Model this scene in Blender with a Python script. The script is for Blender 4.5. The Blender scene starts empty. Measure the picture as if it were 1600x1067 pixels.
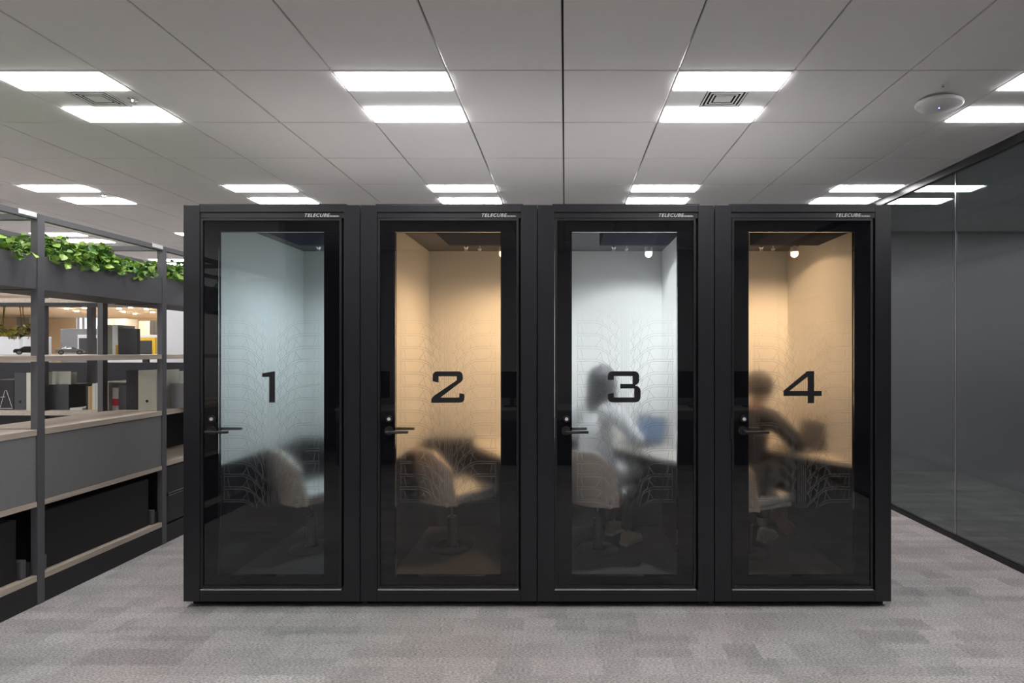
import bpy, bmesh, math, random
from mathutils import Vector, Matrix, Euler

random.seed(7)
S = bpy.context.scene
COL = S.collection
PI = math.pi

# ------------------------------------------------------------------ camera
EYE = 1.5
FOC = 795.0                                   # focal length in pixels of the 1600 px wide frame
cam = bpy.data.cameras.new('camera')
cam.sensor_width = 36.0
cam.lens = 36.0 * FOC / 1600.0
cam.shift_x = -83.0 / 1600.0
cam.shift_y = 14.5 / 1600.0
cam.clip_start = 0.05
cam_o = bpy.data.objects.new('camera', cam)
cam_o.location = (0, 0, EYE)
cam_o.rotation_euler = (PI / 2, 0, 0)
COL.objects.link(cam_o)
S.camera = cam_o

# ------------------------------------------------------------------ world, exposure
W = bpy.data.worlds.new('office_air')
S.world = W
W.use_nodes = True
W.node_tree.nodes['Background'].inputs[0].default_value = (0.75, 0.82, 0.9, 1)
W.node_tree.nodes['Background'].inputs[1].default_value = 0.0
S.view_settings.view_transform = 'Standard'
S.view_settings.look = 'None'
S.view_settings.exposure = 0.0
S.view_settings.gamma = 1.0
S.view_settings.use_curve_mapping = False
S.cycles.use_denoising = True
S.cycles.max_bounces = 10
S.cycles.diffuse_bounces = 4
S.cycles.glossy_bounces = 4
S.cycles.transmission_bounces = 8
S.cycles.transparent_max_bounces = 12
S.cycles.sample_clamp_indirect = 4.0
S.cycles.caustics_reflective = False
S.cycles.blur_glossy = 0.3

PANEL_EMIT = 24.0                             # ceiling light panels
BOOTH_LIGHTS = {1: ((0.76, 0.93, 1.0), 36.0), 2: ((1.0, 0.63, 0.33), 60.0),
                3: ((0.92, 0.965, 1.0), 74.0), 4: ((1.0, 0.63, 0.33), 60.0)}

# ------------------------------------------------------------------ material helpers
def new_mat(name):
    m = bpy.data.materials.new(name)
    m.use_nodes = True
    nt = m.node_tree
    nt.nodes.clear()
    out = nt.nodes.new('ShaderNodeOutputMaterial')
    return m, nt, out

def N(nt, kind, **kw):
    n = nt.nodes.new(kind)
    for k, v in kw.items():
        setattr(n, k, v)
    return n

def pmat(name, col, rough=0.5, metal=0.0, var=0.06, scale=30.0, bump=0.0, bscale=200.0, spec=0.5, emit=None, estr=0.0, coat=0.0):
    """Principled material with a procedural tone variation and optional fine relief."""
    m, nt, out = new_mat(name)
    p = N(nt, 'ShaderNodeBsdfPrincipled')
    nt.links.new(p.outputs[0], out.inputs[0])
    tc = N(nt, 'ShaderNodeTexCoord')
    nz = N(nt, 'ShaderNodeTexNoise')
    nz.inputs['Scale'].default_value = scale
    nz.inputs['Detail'].default_value = 3
    nt.links.new(tc.outputs['Object'], nz.inputs['Vector'])
    mx = N(nt, 'ShaderNodeMix', data_type='RGBA')
    a = [max(0, c * (1 - var)) for c in col]
    b = [min(1, c * (1 + var)) for c in col]
    mx.inputs[6].default_value = (*a, 1)
    mx.inputs[7].default_value = (*b, 1)
    nt.links.new(nz.outputs['Fac'], mx.inputs[0])
    nt.links.new(mx.outputs[2], p.inputs['Base Color'])
    p.inputs['Roughness'].default_value = rough
    p.inputs['Metallic'].default_value = metal
    p.inputs['Specular IOR Level'].default_value = spec
    p.inputs['Coat Weight'].default_value = coat
    if emit:
        p.inputs['Emission Color'].default_value = (*emit, 1)
        p.inputs['Emission Strength'].default_value = estr
    if bump:
        n2 = N(nt, 'ShaderNodeTexNoise')
        n2.inputs['Scale'].default_value = bscale
        nt.links.new(tc.outputs['Object'], n2.inputs['Vector'])
        bp = N(nt, 'ShaderNodeBump')
        bp.inputs['Strength'].default_value = bump
        bp.inputs['Distance'].default_value = 0.002
        nt.links.new(n2.outputs['Fac'], bp.inputs['Height'])
        nt.links.new(bp.outputs[0], p.inputs['Normal'])
    return m

def emat(name, col, strength):
    m, nt, out = new_mat(name)
    e = N(nt, 'ShaderNodeEmission')
    e.inputs[0].default_value = (*col, 1)
    e.inputs[1].default_value = strength
    nt.links.new(e.outputs[0], out.inputs[0])
    return m

def zramp(nt, stops):
    """Value by world height, piecewise smooth: stops = [(z, value), ...]"""
    g = N(nt, 'ShaderNodeNewGeometry')
    sx = N(nt, 'ShaderNodeSeparateXYZ')
    nt.links.new(g.outputs['Position'], sx.inputs[0])
    z0, z1 = stops[0][0], stops[-1][0]
    mr = N(nt, 'ShaderNodeMapRange')
    mr.inputs[1].default_value = z0
    mr.inputs[2].default_value = z1
    nt.links.new(sx.outputs['Z'], mr.inputs[0])
    cr = N(nt, 'ShaderNodeValToRGB')
    cr.color_ramp.interpolation = 'EASE'
    el = cr.color_ramp.elements
    while len(el) < len(stops):
        el.new(0.5)
    for e, (z, v) in zip(el, stops):
        e.position = (z - z0) / (z1 - z0)
        e.color = (v, v, v, 1)
    nt.links.new(mr.outputs[0], cr.inputs[0])
    return cr.outputs['Color']

def wood_mat(name, c1, c2, axis='Y'):
    m, nt, out = new_mat(name)
    p = N(nt, 'ShaderNodeBsdfPrincipled')
    tc = N(nt, 'ShaderNodeTexCoord')
    mp = N(nt, 'ShaderNodeMapping')
    mp.inputs['Scale'].default_value = (60, 2.5, 60) if axis == 'Y' else (2.5, 60, 60)
    nz = N(nt, 'ShaderNodeTexNoise')
    nz.inputs['Scale'].default_value = 1.0
    nz.inputs['Detail'].default_value = 5
    nz.inputs['Distortion'].default_value = 0.6
    cr = N(nt, 'ShaderNodeValToRGB')
    cr.color_ramp.elements[0].position = 0.3
    cr.color_ramp.elements[0].color = (*c1, 1)
    cr.color_ramp.elements[1].position = 0.7
    cr.color_ramp.elements[1].color = (*c2, 1)
    L = nt.links.new
    L(tc.outputs['Object'], mp.inputs[0]); L(mp.outputs[0], nz.inputs['Vector'])
    L(nz.outputs['Fac'], cr.inputs[0]); L(cr.outputs[0], p.inputs['Base Color'])
    p.inputs['Roughness'].default_value = 0.45
    L(p.outputs[0], out.inputs[0])
    return m

def carpet_mat(name, tones, strength=1.0):
    m, nt, out = new_mat(name)
    L = nt.links.new
    p = N(nt, 'ShaderNodeBsdfPrincipled')
    p.inputs['Roughness'].default_value = 0.95
    p.inputs['Specular IOR Level'].default_value = 0.15
    g = N(nt, 'ShaderNodeNewGeometry')
    # fuzzy edges: displace the lookup with fine noise
    fz = N(nt, 'ShaderNodeTexNoise'); fz.inputs['Scale'].default_value = 55; fz.inputs['Detail'].default_value = 2
    L(g.outputs['Position'], fz.inputs['Vector'])
    sub = N(nt, 'ShaderNodeVectorMath', operation='SUBTRACT'); sub.inputs[1].default_value = (0.5, 0.5, 0.5)
    L(fz.outputs['Color'], sub.inputs[0])
    scl = N(nt, 'ShaderNodeVectorMath', operation='SCALE'); scl.inputs['Scale'].default_value = 0.05
    L(sub.outputs[0], scl.inputs[0])
    add = N(nt, 'ShaderNodeVectorMath', operation='ADD')
    L(g.outputs['Position'], add.inputs[0]); L(scl.outputs[0], add.inputs[1])
    def bricks(bw, rh, off, loc, c1, c2):
        mp = N(nt, 'ShaderNodeMapping'); mp.inputs['Location'].default_value = loc
        L(add.outputs[0], mp.inputs[0])
        b = N(nt, 'ShaderNodeTexBrick'); b.offset = off; b.offset_frequency = 2
        b.inputs['Color1'].default_value = (*c1, 1); b.inputs['Color2'].default_value = (*c2, 1)
        b.inputs['Mortar'].default_value = (*[(x + y) / 2 for x, y in zip(c1, c2)], 1)
        b.inputs['Scale'].default_value = 1.0
        b.inputs['Mortar Size'].default_value = 0.0
        b.inputs['Brick Width'].default_value = bw
        b.inputs['Row Height'].default_value = rh
        L(mp.outputs[0], b.inputs['Vector'])
        return b.outputs['Color']
    a = bricks(0.50, 0.25, 0.5, (0.1, 0.07, 0), tones[0], tones[1])
    b = bricks(0.17, 0.125, 0.37, (0.33, 0.02, 0), tones[2], tones[3])
    c = bricks(0.9, 0.07, 0.41, (0.2, 0.31, 0), tones[1], tones[2])
    # large patches decide where each weave shows
    n1 = N(nt, 'ShaderNodeTexNoise'); n1.inputs['Scale'].default_value = 1.7; n1.inputs['Detail'].default_value = 1
    L(g.outputs['Position'], n1.inputs['Vector'])
    r1 = N(nt, 'ShaderNodeMapRange'); r1.inputs[1].default_value = 0.35; r1.inputs[2].default_value = 0.65
    L(n1.outputs['Fac'], r1.inputs[0])
    m1 = N(nt, 'ShaderNodeMix', data_type='RGBA'); L(r1.outputs[0], m1.inputs[0]); L(a, m1.inputs[6]); L(b, m1.inputs[7])
    m2 = N(nt, 'ShaderNodeMix', data_type='RGBA'); m2.inputs[0].default_value = 0.38
    L(m1.outputs[2], m2.inputs[6]); L(c, m2.inputs[7])
    # tint drift: warm-pinkish and greenish greys
    n2 = N(nt, 'ShaderNodeTexNoise'); n2.inputs['Scale'].default_value = 0.9; n2.inputs['Detail'].default_value = 2
    L(g.outputs['Position'], n2.inputs['Vector'])
    cr = N(nt, 'ShaderNodeValToRGB')
    cr.color_ramp.elements[0].position = 0.38; cr.color_ramp.elements[0].color = (1.045, 0.99, 0.978, 1)
    cr.color_ramp.elements[1].position = 0.62; cr.color_ramp.elements[1].color = (0.965, 1.0, 0.985, 1)
    L(n2.outputs['Fac'], cr.inputs[0])
    m3 = N(nt, 'ShaderNodeMix', data_type='RGBA', blend_type='MULTIPLY'); m3.inputs[0].default_value = 1.0
    L(m2.outputs[2], m3.inputs[6]); L(cr.outputs[0], m3.inputs[7])
    # pile speckle, stretched along the rows
    mp = N(nt, 'ShaderNodeMapping'); mp.inputs['Scale'].default_value = (0.35, 1.0, 1.0)
    L(g.outputs['Position'], mp.inputs[0])
    n3 = N(nt, 'ShaderNodeTexNoise'); n3.inputs['Scale'].default_value = 210; n3.inputs['Detail'].default_value = 2
    L(mp.outputs[0], n3.inputs['Vector'])
    r3 = N(nt, 'ShaderNodeMapRange'); r3.inputs[1].default_value = 0.3; r3.inputs[2].default_value = 0.7
    r3.inputs[3].default_value = 0.55; r3.inputs[4].default_value = 1.40
    L(n3.outputs['Fac'], r3.inputs[0])
    m4 = N(nt, 'ShaderNodeMix', data_type='RGBA', blend_type='MULTIPLY'); m4.inputs[0].default_value = 1.0
    L(m3.outputs[2], m4.inputs[6]); L(r3.outputs[0], m4.inputs[7])
    L(m4.outputs[2], p.inputs['Base Color'])
    bp = N(nt, 'ShaderNodeBump'); bp.inputs['Strength'].default_value = 0.5; bp.inputs['Distance'].default_value = 0.003
    L(n3.outputs['Fac'], bp.inputs['Height']); L(bp.outputs[0], p.inputs['Normal'])
    L(p.outputs[0], out.inputs[0])
    return m

# ------------------------------------------------------------------ the materials
MAT = {}
MAT['carpet'] = carpet_mat('office_carpet', [(0.36, 0.350, 0.345), (0.58, 0.565, 0.56), (0.33, 0.325, 0.322), (0.64, 0.63, 0.625)])
MAT['dark_carpet'] = pmat('booth_carpet', (0.055, 0.055, 0.058), 0.95, var=0.35, scale=60, bump=0.5, bscale=400, spec=0.1)
MAT['tile'] = pmat('ceiling_tile_white', (0.90, 0.885, 0.88), 0.9, var=0.02, scale=14, bump=0.25, bscale=260, spec=0.1)
MAT['tile_gap'] = pmat('ceiling_gap_shade', (0.09, 0.088, 0.085), 0.8)  # dark backing colour stands in for the shade in the tile gaps
MAT['lamp_panel'] = emat('light_panel', (1.0, 0.975, 0.985), PANEL_EMIT)
MAT['white_metal'] = pmat('white_enamel', (0.80, 0.80, 0.79), 0.4, var=0.02)
MAT['vent_slot'] = pmat('black_duct_lining', (0.035, 0.035, 0.036), 0.9)
MAT['booth'] = pmat('booth_anodised_black', (0.0125, 0.0125, 0.0165), 0.42, metal=0.0, var=0.08, scale=3, spec=0.5)
MAT['booth_seam'] = pmat('booth_black_seam', (0.006, 0.006, 0.007), 0.6)
MAT['booth_glossband'] = pmat('black_glass_band', (0.007, 0.007, 0.009), 0.02, var=0.02, spec=0.5)
MAT['steel_strip'] = pmat('brushed_threshold', (0.72, 0.72, 0.73), 0.35, metal=0.6)
MAT['chrome'] = pmat('chrome', (0.75, 0.75, 0.76), 0.15, metal=1.0, var=0.02)
MAT['black_metal'] = pmat('black_metal', (0.03, 0.03, 0.032), 0.4, metal=0.3)
MAT['booth_white'] = pmat('booth_white_lining', (0.74, 0.74, 0.73), 0.75, var=0.02, scale=4, spec=0.2)
MAT['booth_dark'] = pmat('booth_dark_felt', (0.016, 0.017, 0.023), 0.95, var=0.15, scale=120, spec=0.1)
MAT['booth_ceiling'] = pmat('booth_grey_ceiling', (0.15, 0.15, 0.155), 0.9, var=0.04, spec=0.05)
MAT['fan_box'] = pmat('fan_box_navy', (0.022, 0.024, 0.036), 0.95, spec=0.03)
MAT['desk_top'] = pmat('pale_laminate', (0.70, 0.66, 0.60), 0.35, var=0.03)
MAT['chair_white'] = pmat('chair_white_leather', (0.72, 0.72, 0.70), 0.45, var=0.03, bump=0.1, bscale=150)
MAT['chair_beige'] = pmat('chair_beige_leather', (0.80, 0.66, 0.56), 0.5, var=0.05, bump=0.1, bscale=150)
MAT['print_white'] = pmat('white_lettering', (0.85, 0.85, 0.85), 0.5, var=0.01)
MAT['print_black'] = pmat('black_numeral', (0.012, 0.012, 0.014), 0.5, var=0.02)
MAT['shelf_metal'] = pmat('shelf_charcoal_metal', (0.115, 0.115, 0.125), 0.5, var=0.05, scale=6)
MAT['shelf_black'] = pmat('shelf_black_metal', (0.022, 0.022, 0.024), 0.5, var=0.05, scale=6)
MAT['shelf_wood'] = wood_mat('pale_ash', (0.52, 0.44, 0.36), (0.66, 0.58, 0.49))
MAT['felt'] = pmat('grey_felt', (0.26, 0.26, 0.262), 0.95, var=0.22, scale=240, bump=0.4, bscale=500, spec=0.1)
MAT['soil'] = pmat('soil', (0.05, 0.035, 0.025), 0.95, var=0.4)
MAT['wall_white'] = pmat('painted_wall', (0.72, 0.73, 0.74), 0.8, var=0.02, scale=3)
MAT['wall_dark'] = pmat('dark_wall', (0.045, 0.046, 0.052), 0.7, var=0.06, scale=3)
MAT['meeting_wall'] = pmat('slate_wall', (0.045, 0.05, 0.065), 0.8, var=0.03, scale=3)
MAT['wall_pale'] = pmat('pale_grey_wall', (0.62, 0.62, 0.63), 0.8, var=0.02, scale=3)
MAT['roof_bounce'] = pmat('pale_bounce_board', (0.66, 0.65, 0.63), 0.7, var=0.03, scale=5)  # unseen booth tops, made pale to bounce light onto the ceiling
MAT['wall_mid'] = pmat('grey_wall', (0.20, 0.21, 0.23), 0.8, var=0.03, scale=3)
MAT['wall_warm'] = pmat('warm_wall', (0.88, 0.72, 0.54), 0.8, var=0.04, scale=2)
MAT['soffit'] = pmat('warm_soffit', (0.88, 0.78, 0.66), 0.8, var=0.03, scale=2)
MAT['downlight'] = emat('downlight_glow', (1.0, 0.80, 0.56), 1700.0)
MAT['daylight'] = emat('daylit_window', (0.72, 0.88, 1.0), 1.6)
MAT['panel_grey'] = pmat('grey_partition', (0.24, 0.24, 0.245), 0.9, var=0.06, scale=40)
MAT['panel_dark'] = pmat('dark_partition', (0.030, 0.030, 0.036), 0.9, var=0.1, scale=40)
MAT['screen_off'] = pmat('dark_screen', (0.010, 0.010, 0.012), 0.12, var=0.02)
MAT['screen_back'] = pmat('screen_back', (0.045, 0.044, 0.045), 0.5, var=0.05)
MAT['yellow'] = pmat('yellow_frame', (0.85, 0.52, 0.04), 0.5, var=0.03)
MAT['paper'] = pmat('paper', (0.72, 0.72, 0.69), 0.8, var=0.04)
MAT['cream'] = pmat('cream_card', (0.66, 0.67, 0.57), 0.7, var=0.04)
MAT['box_grey'] = pmat('dark_grey_board', (0.070, 0.072, 0.075), 0.7, var=0.06)
MAT['box_black'] = pmat('black_board', (0.016, 0.016, 0.017), 0.6, var=0.06)
MAT['red'] = pmat('red_label', (0.60, 0.05, 0.06), 0.6, var=0.04)
MAT['tan'] = pmat('tan_cover', (0.50, 0.38, 0.26), 0.7, var=0.06)
MAT['ochre'] = pmat('ochre_cover', (0.62, 0.36, 0.06), 0.7, var=0.06)
MAT['car_silver'] = pmat('car_paint_silver', (0.42, 0.41, 0.42), 0.25, metal=0.6, var=0.02, coat=0.5)
MAT['car_black'] = pmat('car_paint_black', (0.015, 0.015, 0.017), 0.25, var=0.02, coat=0.5)
MAT['rubber'] = pmat('rubber', (0.015, 0.015, 0.015), 0.8)
MAT['skin'] = pmat('skin', (0.62, 0.40, 0.30), 0.55, var=0.05)
MAT['hair_black'] = pmat('hair_black', (0.018, 0.018, 0.026), 0.5, var=0.3, scale=90, bump=0.4, bscale=180)
MAT['shirt_white'] = pmat('shirt_white', (0.86, 0.87, 0.89), 0.85, var=0.04, bump=0.2, bscale=60)
MAT['skirt_white'] = pmat('trousers_pale', (0.82, 0.83, 0.86), 0.85, var=0.05, bump=0.2, bscale=60)
MAT['jacket_dark'] = pmat('jacket_dark', (0.018, 0.018, 0.023), 0.9, var=0.15, bump=0.2, bscale=60)
MAT['trouser_dark'] = pmat('trousers_dark', (0.020, 0.020, 0.026), 0.9, var=0.15)
MAT['shoe_beige'] = pmat('shoe_beige', (0.60, 0.50, 0.36), 0.7, var=0.12, scale=70)
MAT['shoe_sole'] = pmat('sole_brown', (0.40, 0.21, 0.15), 0.7, var=0.15, scale=60)
MAT['shoe_white'] = pmat('sole_white', (0.72, 0.70, 0.66), 0.6, var=0.05)
MAT['eye_dark'] = pmat('eye_dark', (0.02, 0.015, 0.012), 0.2)
MAT['lips'] = pmat('lips', (0.50, 0.20, 0.17), 0.5)
MAT['laptop_screen'] = emat('laptop_screen_blue', (0.26, 0.38, 0.60), 0.42)
MAT['led_blue'] = emat('led_blue', (0.25, 0.35, 1.0), 6.0)
MAT['rail_dark'] = pmat('partition_rail', (0.012, 0.012, 0.014), 0.4)

def leaf_mat(name, c1, c2, seed):
    m, nt, out = new_mat(name)
    L = nt.links.new
    p = N(nt, 'ShaderNodeBsdfPrincipled')
    g = N(nt, 'ShaderNodeNewGeometry')
    cr = N(nt, 'ShaderNodeValToRGB')
    cr.color_ramp.elements[0].color = (*c1, 1)
    cr.color_ramp.elements[1].color = (*c2, 1)
    L(g.outputs['Random Per Island'], cr.inputs[0])
    L(cr.outputs[0], p.inputs['Base Color'])
    p.inputs['Roughness'].default_value = 0.4
    L(p.outputs[0], out.inputs[0])
    return m
MAT['leaf'] = leaf_mat('ivy_leaf', (0.05, 0.18, 0.04), (0.42, 0.62, 0.12), 1)
MAT['leaf_yellow'] = leaf_mat('variegated_leaf', (0.03, 0.06, 0.02), (0.45, 0.36, 0.03), 2)

def glass_front():
    m, nt, out = new_mat('door_glass_clear')
    g = N(nt, 'ShaderNodeBsdfGlass'); g.inputs['IOR'].default_value = 1.45; g.inputs['Roughness'].default_value = 0.0
    g.inputs['Color'].default_value = (0.97, 0.98, 0.98, 1)
    nt.links.new(g.outputs[0], out.inputs[0])
    return m

def glass_film():
    m, nt, out = new_mat('door_glass_frosted_film')
    g = N(nt, 'ShaderNodeBsdfGlass'); g.inputs['IOR'].default_value = 1.45
    g.inputs['Color'].default_value = (0.96, 0.97, 0.97, 1)
    v = zramp(nt, [(0.45, 0.0), (0.80, 0.26), (1.30, 0.26), (1.80, 0.0)])
    nt.links.new(v, g.inputs['Roughness'])
    nt.links.new(g.outputs[0], out.inputs[0])
    return m
MAT['glass_front'] = glass_front()
MAT['glass_film'] = glass_film()

def pattern_mat():
    m, nt, out = new_mat('etched_line')
    t = N(nt, 'ShaderNodeBsdfTransparent')
    d = N(nt, 'ShaderNodeBsdfDiffuse'); d.inputs[0].default_value = (0.30, 0.30, 0.31, 1)
    mx = N(nt, 'ShaderNodeMixShader')
    v = zramp(nt, [(0.50, 0.42), (1.45, 0.42), (1.80, 0.0)])
    nt.links.new(v, mx.inputs[0]); nt.links.new(t.outputs[0], mx.inputs[1]); nt.links.new(d.outputs[0], mx.inputs[2])
    nt.links.new(mx.outputs[0], out.inputs[0])
    return m
MAT['pattern'] = pattern_mat()

def schlick(nt, f0):
    # reflectance of a pane, the same from both of its sides
    lw = N(nt, 'ShaderNodeLayerWeight')
    pw = N(nt, 'ShaderNodeMath', operation='POWER'); pw.inputs[1].default_value = 4.0
    nt.links.new(lw.outputs['Facing'], pw.inputs[0])
    ma = N(nt, 'ShaderNodeMath', operation='MULTIPLY_ADD'); ma.inputs[1].default_value = 1 - f0; ma.inputs[2].default_value = f0
    nt.links.new(pw.outputs[0], ma.inputs[0])
    return ma

def partition_glass():
    m, nt, out = new_mat('partition_glass')
    L = nt.links.new
    fr = schlick(nt, 0.14)
    t = N(nt, 'ShaderNodeBsdfTransparent'); t.inputs[0].default_value = (0.80, 0.87, 0.87, 1)
    gl = N(nt, 'ShaderNodeBsdfGlossy'); gl.inputs['Roughness'].default_value = 0.0
    mx = N(nt, 'ShaderNodeMixShader')
    L(fr.outputs[0], mx.inputs[0]); L(t.outputs[0], mx.inputs[1]); L(gl.outputs[0], mx.inputs[2])
    L(mx.outputs[0], out.inputs[0])
    return m
MAT['partition_glass'] = partition_glass()

def partition_film():
    m, nt, out = new_mat('partition_frosted_film')
    L = nt.links.new
    fr = schlick(nt, 0.20)
    t = N(nt, 'ShaderNodeBsdfTransparent'); t.inputs[0].default_value = (0.74, 0.79, 0.80, 1)
    d = N(nt, 'ShaderNodeBsdfTranslucent'); d.inputs[0].default_value = (0.46, 0.50, 0.56, 1)
    d2 = N(nt, 'ShaderNodeBsdfDiffuse'); d2.inputs[0].default_value = (0.05, 0.055, 0.065, 1)
    ad = N(nt, 'ShaderNodeAddShader'); L(d.outputs[0], ad.inputs[0]); L(d2.outputs[0], ad.inputs[1])
    v = zramp(nt, [(0.30, 0.0), (0.75, 0.75), (2.05, 0.75), (2.35, 0.0)])
    m1 = N(nt, 'ShaderNodeMixShader'); L(v, m1.inputs[0]); L(t.outputs[0], m1.inputs[1]); L(ad.outputs[0], m1.inputs[2])
    gl = N(nt, 'ShaderNodeBsdfGlossy')
    r = N(nt, 'ShaderNodeMath', operation='MULTIPLY'); r.inputs[1].default_value = 0.30; L(v, r.inputs[0])
    L(r.outputs[0], gl.inputs['Roughness'])
    mx = N(nt, 'ShaderNodeMixShader')
    L(fr.outputs[0], mx.inputs[0]); L(m1.outputs[0], mx.inputs[1]); L(gl.outputs[0], mx.inputs[2])
    L(mx.outputs[0], out.inputs[0])
    return m
MAT['partition_film'] = partition_film()

# ------------------------------------------------------------------ geometry helpers
def box(bm, x0, x1, y0, y1, z0, z1, bev=0.0, mi=0, seg=2):
    r = bmesh.ops.create_cube(bm, size=1.0)
    vs = r['verts']
    for v in vs:
        v.co = Vector((x0 + (v.co.x + .5) * (x1 - x0), y0 + (v.co.y + .5) * (y1 - y0), z0 + (v.co.z + .5) * (z1 - z0)))
    fs = {f for v in vs for f in v.link_faces}
    for f in fs:
        f.material_index = mi
    if bev:
        es = list({e for v in vs for e in v.link_edges})
        r2 = bmesh.ops.bevel(bm, geom=es, offset=bev, segments=seg, affect='EDGES', profile=0.5)
        for f in r2['faces']:
            f.material_index = mi
    return vs

def B(*boxes, bev=0.0):
    bm = bmesh.new()
    for b in boxes:
        box(bm, *b, bev=bev)
    return bm

def cyl(bm, p0, p1, r0, r1=None, n=16, cap=True):
    r1 = r0 if r1 is None else r1
    p0, p1 = Vector(p0), Vector(p1)
    d = (p1 - p0)
    q = d.to_track_quat('Z', 'Y')
    A = [bm.verts.new(p0 + q @ Vector((r0 * math.cos(2 * PI * i / n), r0 * math.sin(2 * PI * i / n), 0))) for i in range(n)]
    C = [bm.verts.new(p1 + q @ Vector((r1 * math.cos(2 * PI * i / n), r1 * math.sin(2 * PI * i / n), 0))) for i in range(n)]
    for i in range(n):
        bm.faces.new((A[i], A[(i + 1) % n], C[(i + 1) % n], C[i]))
    if cap:
        bm.faces.new(A[::-1]); bm.faces.new(C)

def tube(bm, pts, r, n=8):
    """Swept tube through points; r is a number or one radius per point."""
    pts = [Vector(p) for p in pts]
    rs = r if isinstance(r, (list, tuple)) else [r] * len(pts)
    rings = []
    for i, p in enumerate(pts):
        d = (pts[min(i + 1, len(pts) - 1)] - pts[max(i - 1, 0)]).normalized()
        q = d.to_track_quat('Z', 'Y')
        rings.append([bm.verts.new(p + q @ Vector((rs[i] * math.cos(2 * PI * k / n), rs[i] * math.sin(2 * PI * k / n), 0))) for k in range(n)])
    for a, b in zip(rings, rings[1:]):
        best = min(range(n), key=lambda s: sum((a[k].co - b[(k + s) % n].co).length for k in range(n)))
        for k in range(n):
            bm.faces.new((a[k], a[(k + 1) % n], b[(k + 1 + best) % n], b[(k + best) % n]))
    bm.faces.new(rings[0][::-1]); bm.faces.new(rings[-1])

def lathe(bm, prof, c=(0, 0, 0), n=24):
    rings = [[bm.verts.new((c[0] + r * math.cos(2 * PI * k / n), c[1] + r * math.sin(2 * PI * k / n), c[2] + z)) for k in range(n)] for r, z in prof]
    for a, b in zip(rings, rings[1:]):
        for k in range(n):
            bm.faces.new((a[k], a[(k + 1) % n], b[(k + 1) % n], b[k]))
    bm.faces.new(rings[0][::-1]); bm.faces.new(rings[-1])

def ball(bm, c, r, u=14, v=10):
    m = Matrix.Translation(Vector(c)) @ Matrix.Diagonal((*((r, r, r) if not isinstance(r, (tuple, list)) else r), 1))
    bmesh.ops.create_uvsphere(bm, u_segments=u, v_segments=v, radius=1.0, matrix=m)

def obj(name, bm, mats, parent=None, smooth=False, xf=None):
    me = bpy.data.meshes.new(name)
    bmesh.ops.recalc_face_normals(bm, faces=bm.faces[:])
    if xf is not None:
        bmesh.ops.transform(bm, matrix=xf, verts=bm.verts[:])
    bm.to_mesh(me); bm.free()
    for m in (mats if isinstance(mats, (list, tuple)) else [mats]):
        me.materials.append(MAT[m] if isinstance(m, str) else m)
    if smooth:
        for p in me.polygons:
            p.use_smooth = True
    o = bpy.data.objects.new(name, me)
    COL.objects.link(o)
    o.parent = parent
    return o

def tag(o, label, cat, group=None):
    o['label'] = label
    o['category'] = cat
    if group:
        o['group'] = group
    return o

def thing(name, label, cat, loc=(0, 0, 0), rz=0.0, group=None):
    o = bpy.data.objects.new(name, None)
    COL.objects.link(o)
    o.location = loc
    o.rotation_euler = (0, 0, rz)
    o.empty_display_size = 0.1
    return tag(o, label, cat, group)

def struct(name, bm, m, parent=None):
    o = obj(name, bm, m, parent)
    if parent is None:
        o['kind'] = 'structure'
    return o

def copy_tree(o, parent=None):
    c = o.copy(); COL.objects.link(c); c.parent = parent
    for ch in o.children:
        copy_tree(ch, c)
    return c

def flat_curve(name, loops, thick, mat, parent, to3):
    """Closed 2-D outlines (holes allowed) filled and thickened; to3 places them."""
    cu = bpy.data.curves.new(name, 'CURVE'); cu.dimensions = '2D'; cu.fill_mode = 'BOTH'; cu.extrude = thick
    for lp in loops:
        s = cu.splines.new('POLY'); s.points.add(len(lp) - 1); s.use_cyclic_u = True
        for p, (a, b) in zip(s.points, lp):
            p.co = (a, b, 0, 1)
    t = bpy.data.objects.new('tmp', cu); COL.objects.link(t)
    dg = bpy.context.evaluated_depsgraph_get()
    me = bpy.data.meshes.new_from_object(t.evaluated_get(dg))
    bpy.data.objects.remove(t)
    me.transform(to3)
    me.materials.clear(); me.materials.append(MAT[mat])
    me.name = name
    o = bpy.data.objects.new(name, me); COL.objects.link(o); o.parent = parent
    return o

def text_mesh(name, body, size, thick, mat, parent, to3, shear=0.0, bold=0.0, space=1.0):
    cu = bpy.data.curves.new(name, 'FONT'); cu.body = body; cu.size = size; cu.shear = shear; cu.extrude = thick
    cu.offset = bold; cu.space_character = space
    t = bpy.data.objects.new('tmp', cu); COL.objects.link(t)
    dg = bpy.context.evaluated_depsgraph_get()
    me = bpy.data.meshes.new_from_object(t.evaluated_get(dg))
    bpy.data.objects.remove(t)
    me.transform(to3)
    me.materials.clear(); me.materials.append(MAT[mat]); me.name = name
    o = bpy.data.objects.new(name, me); COL.objects.link(o); o.parent = parent
    return o

# ------------------------------------------------------------------ the place: key measures
CZ = 2.98                 # ceiling height
T = 0.612                 # ceiling module
GX0, GY0 = -0.012, 2.687  # a grid crossing
XL, XR = -3.11, 3.10      # shelf front plane, glass partition plane
FY = 2.962                # booth front plane
PITCH, C1 = 1.0317, -1.708
XMIN, YMIN, YMAX, XROOM = -24.0, -1.6, 19.0, 6.2

# ------------------------------------------------------------------ floor, ceiling, walls
struct('floor', B((XMIN, XROOM, YMIN, YMAX, -0.05, 0.0)), 'carpet')
ceiling = struct('ceiling', B((XMIN, XROOM, YMIN, YMAX, CZ + 0.10, CZ + 0.16)), 'tile_gap')

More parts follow.
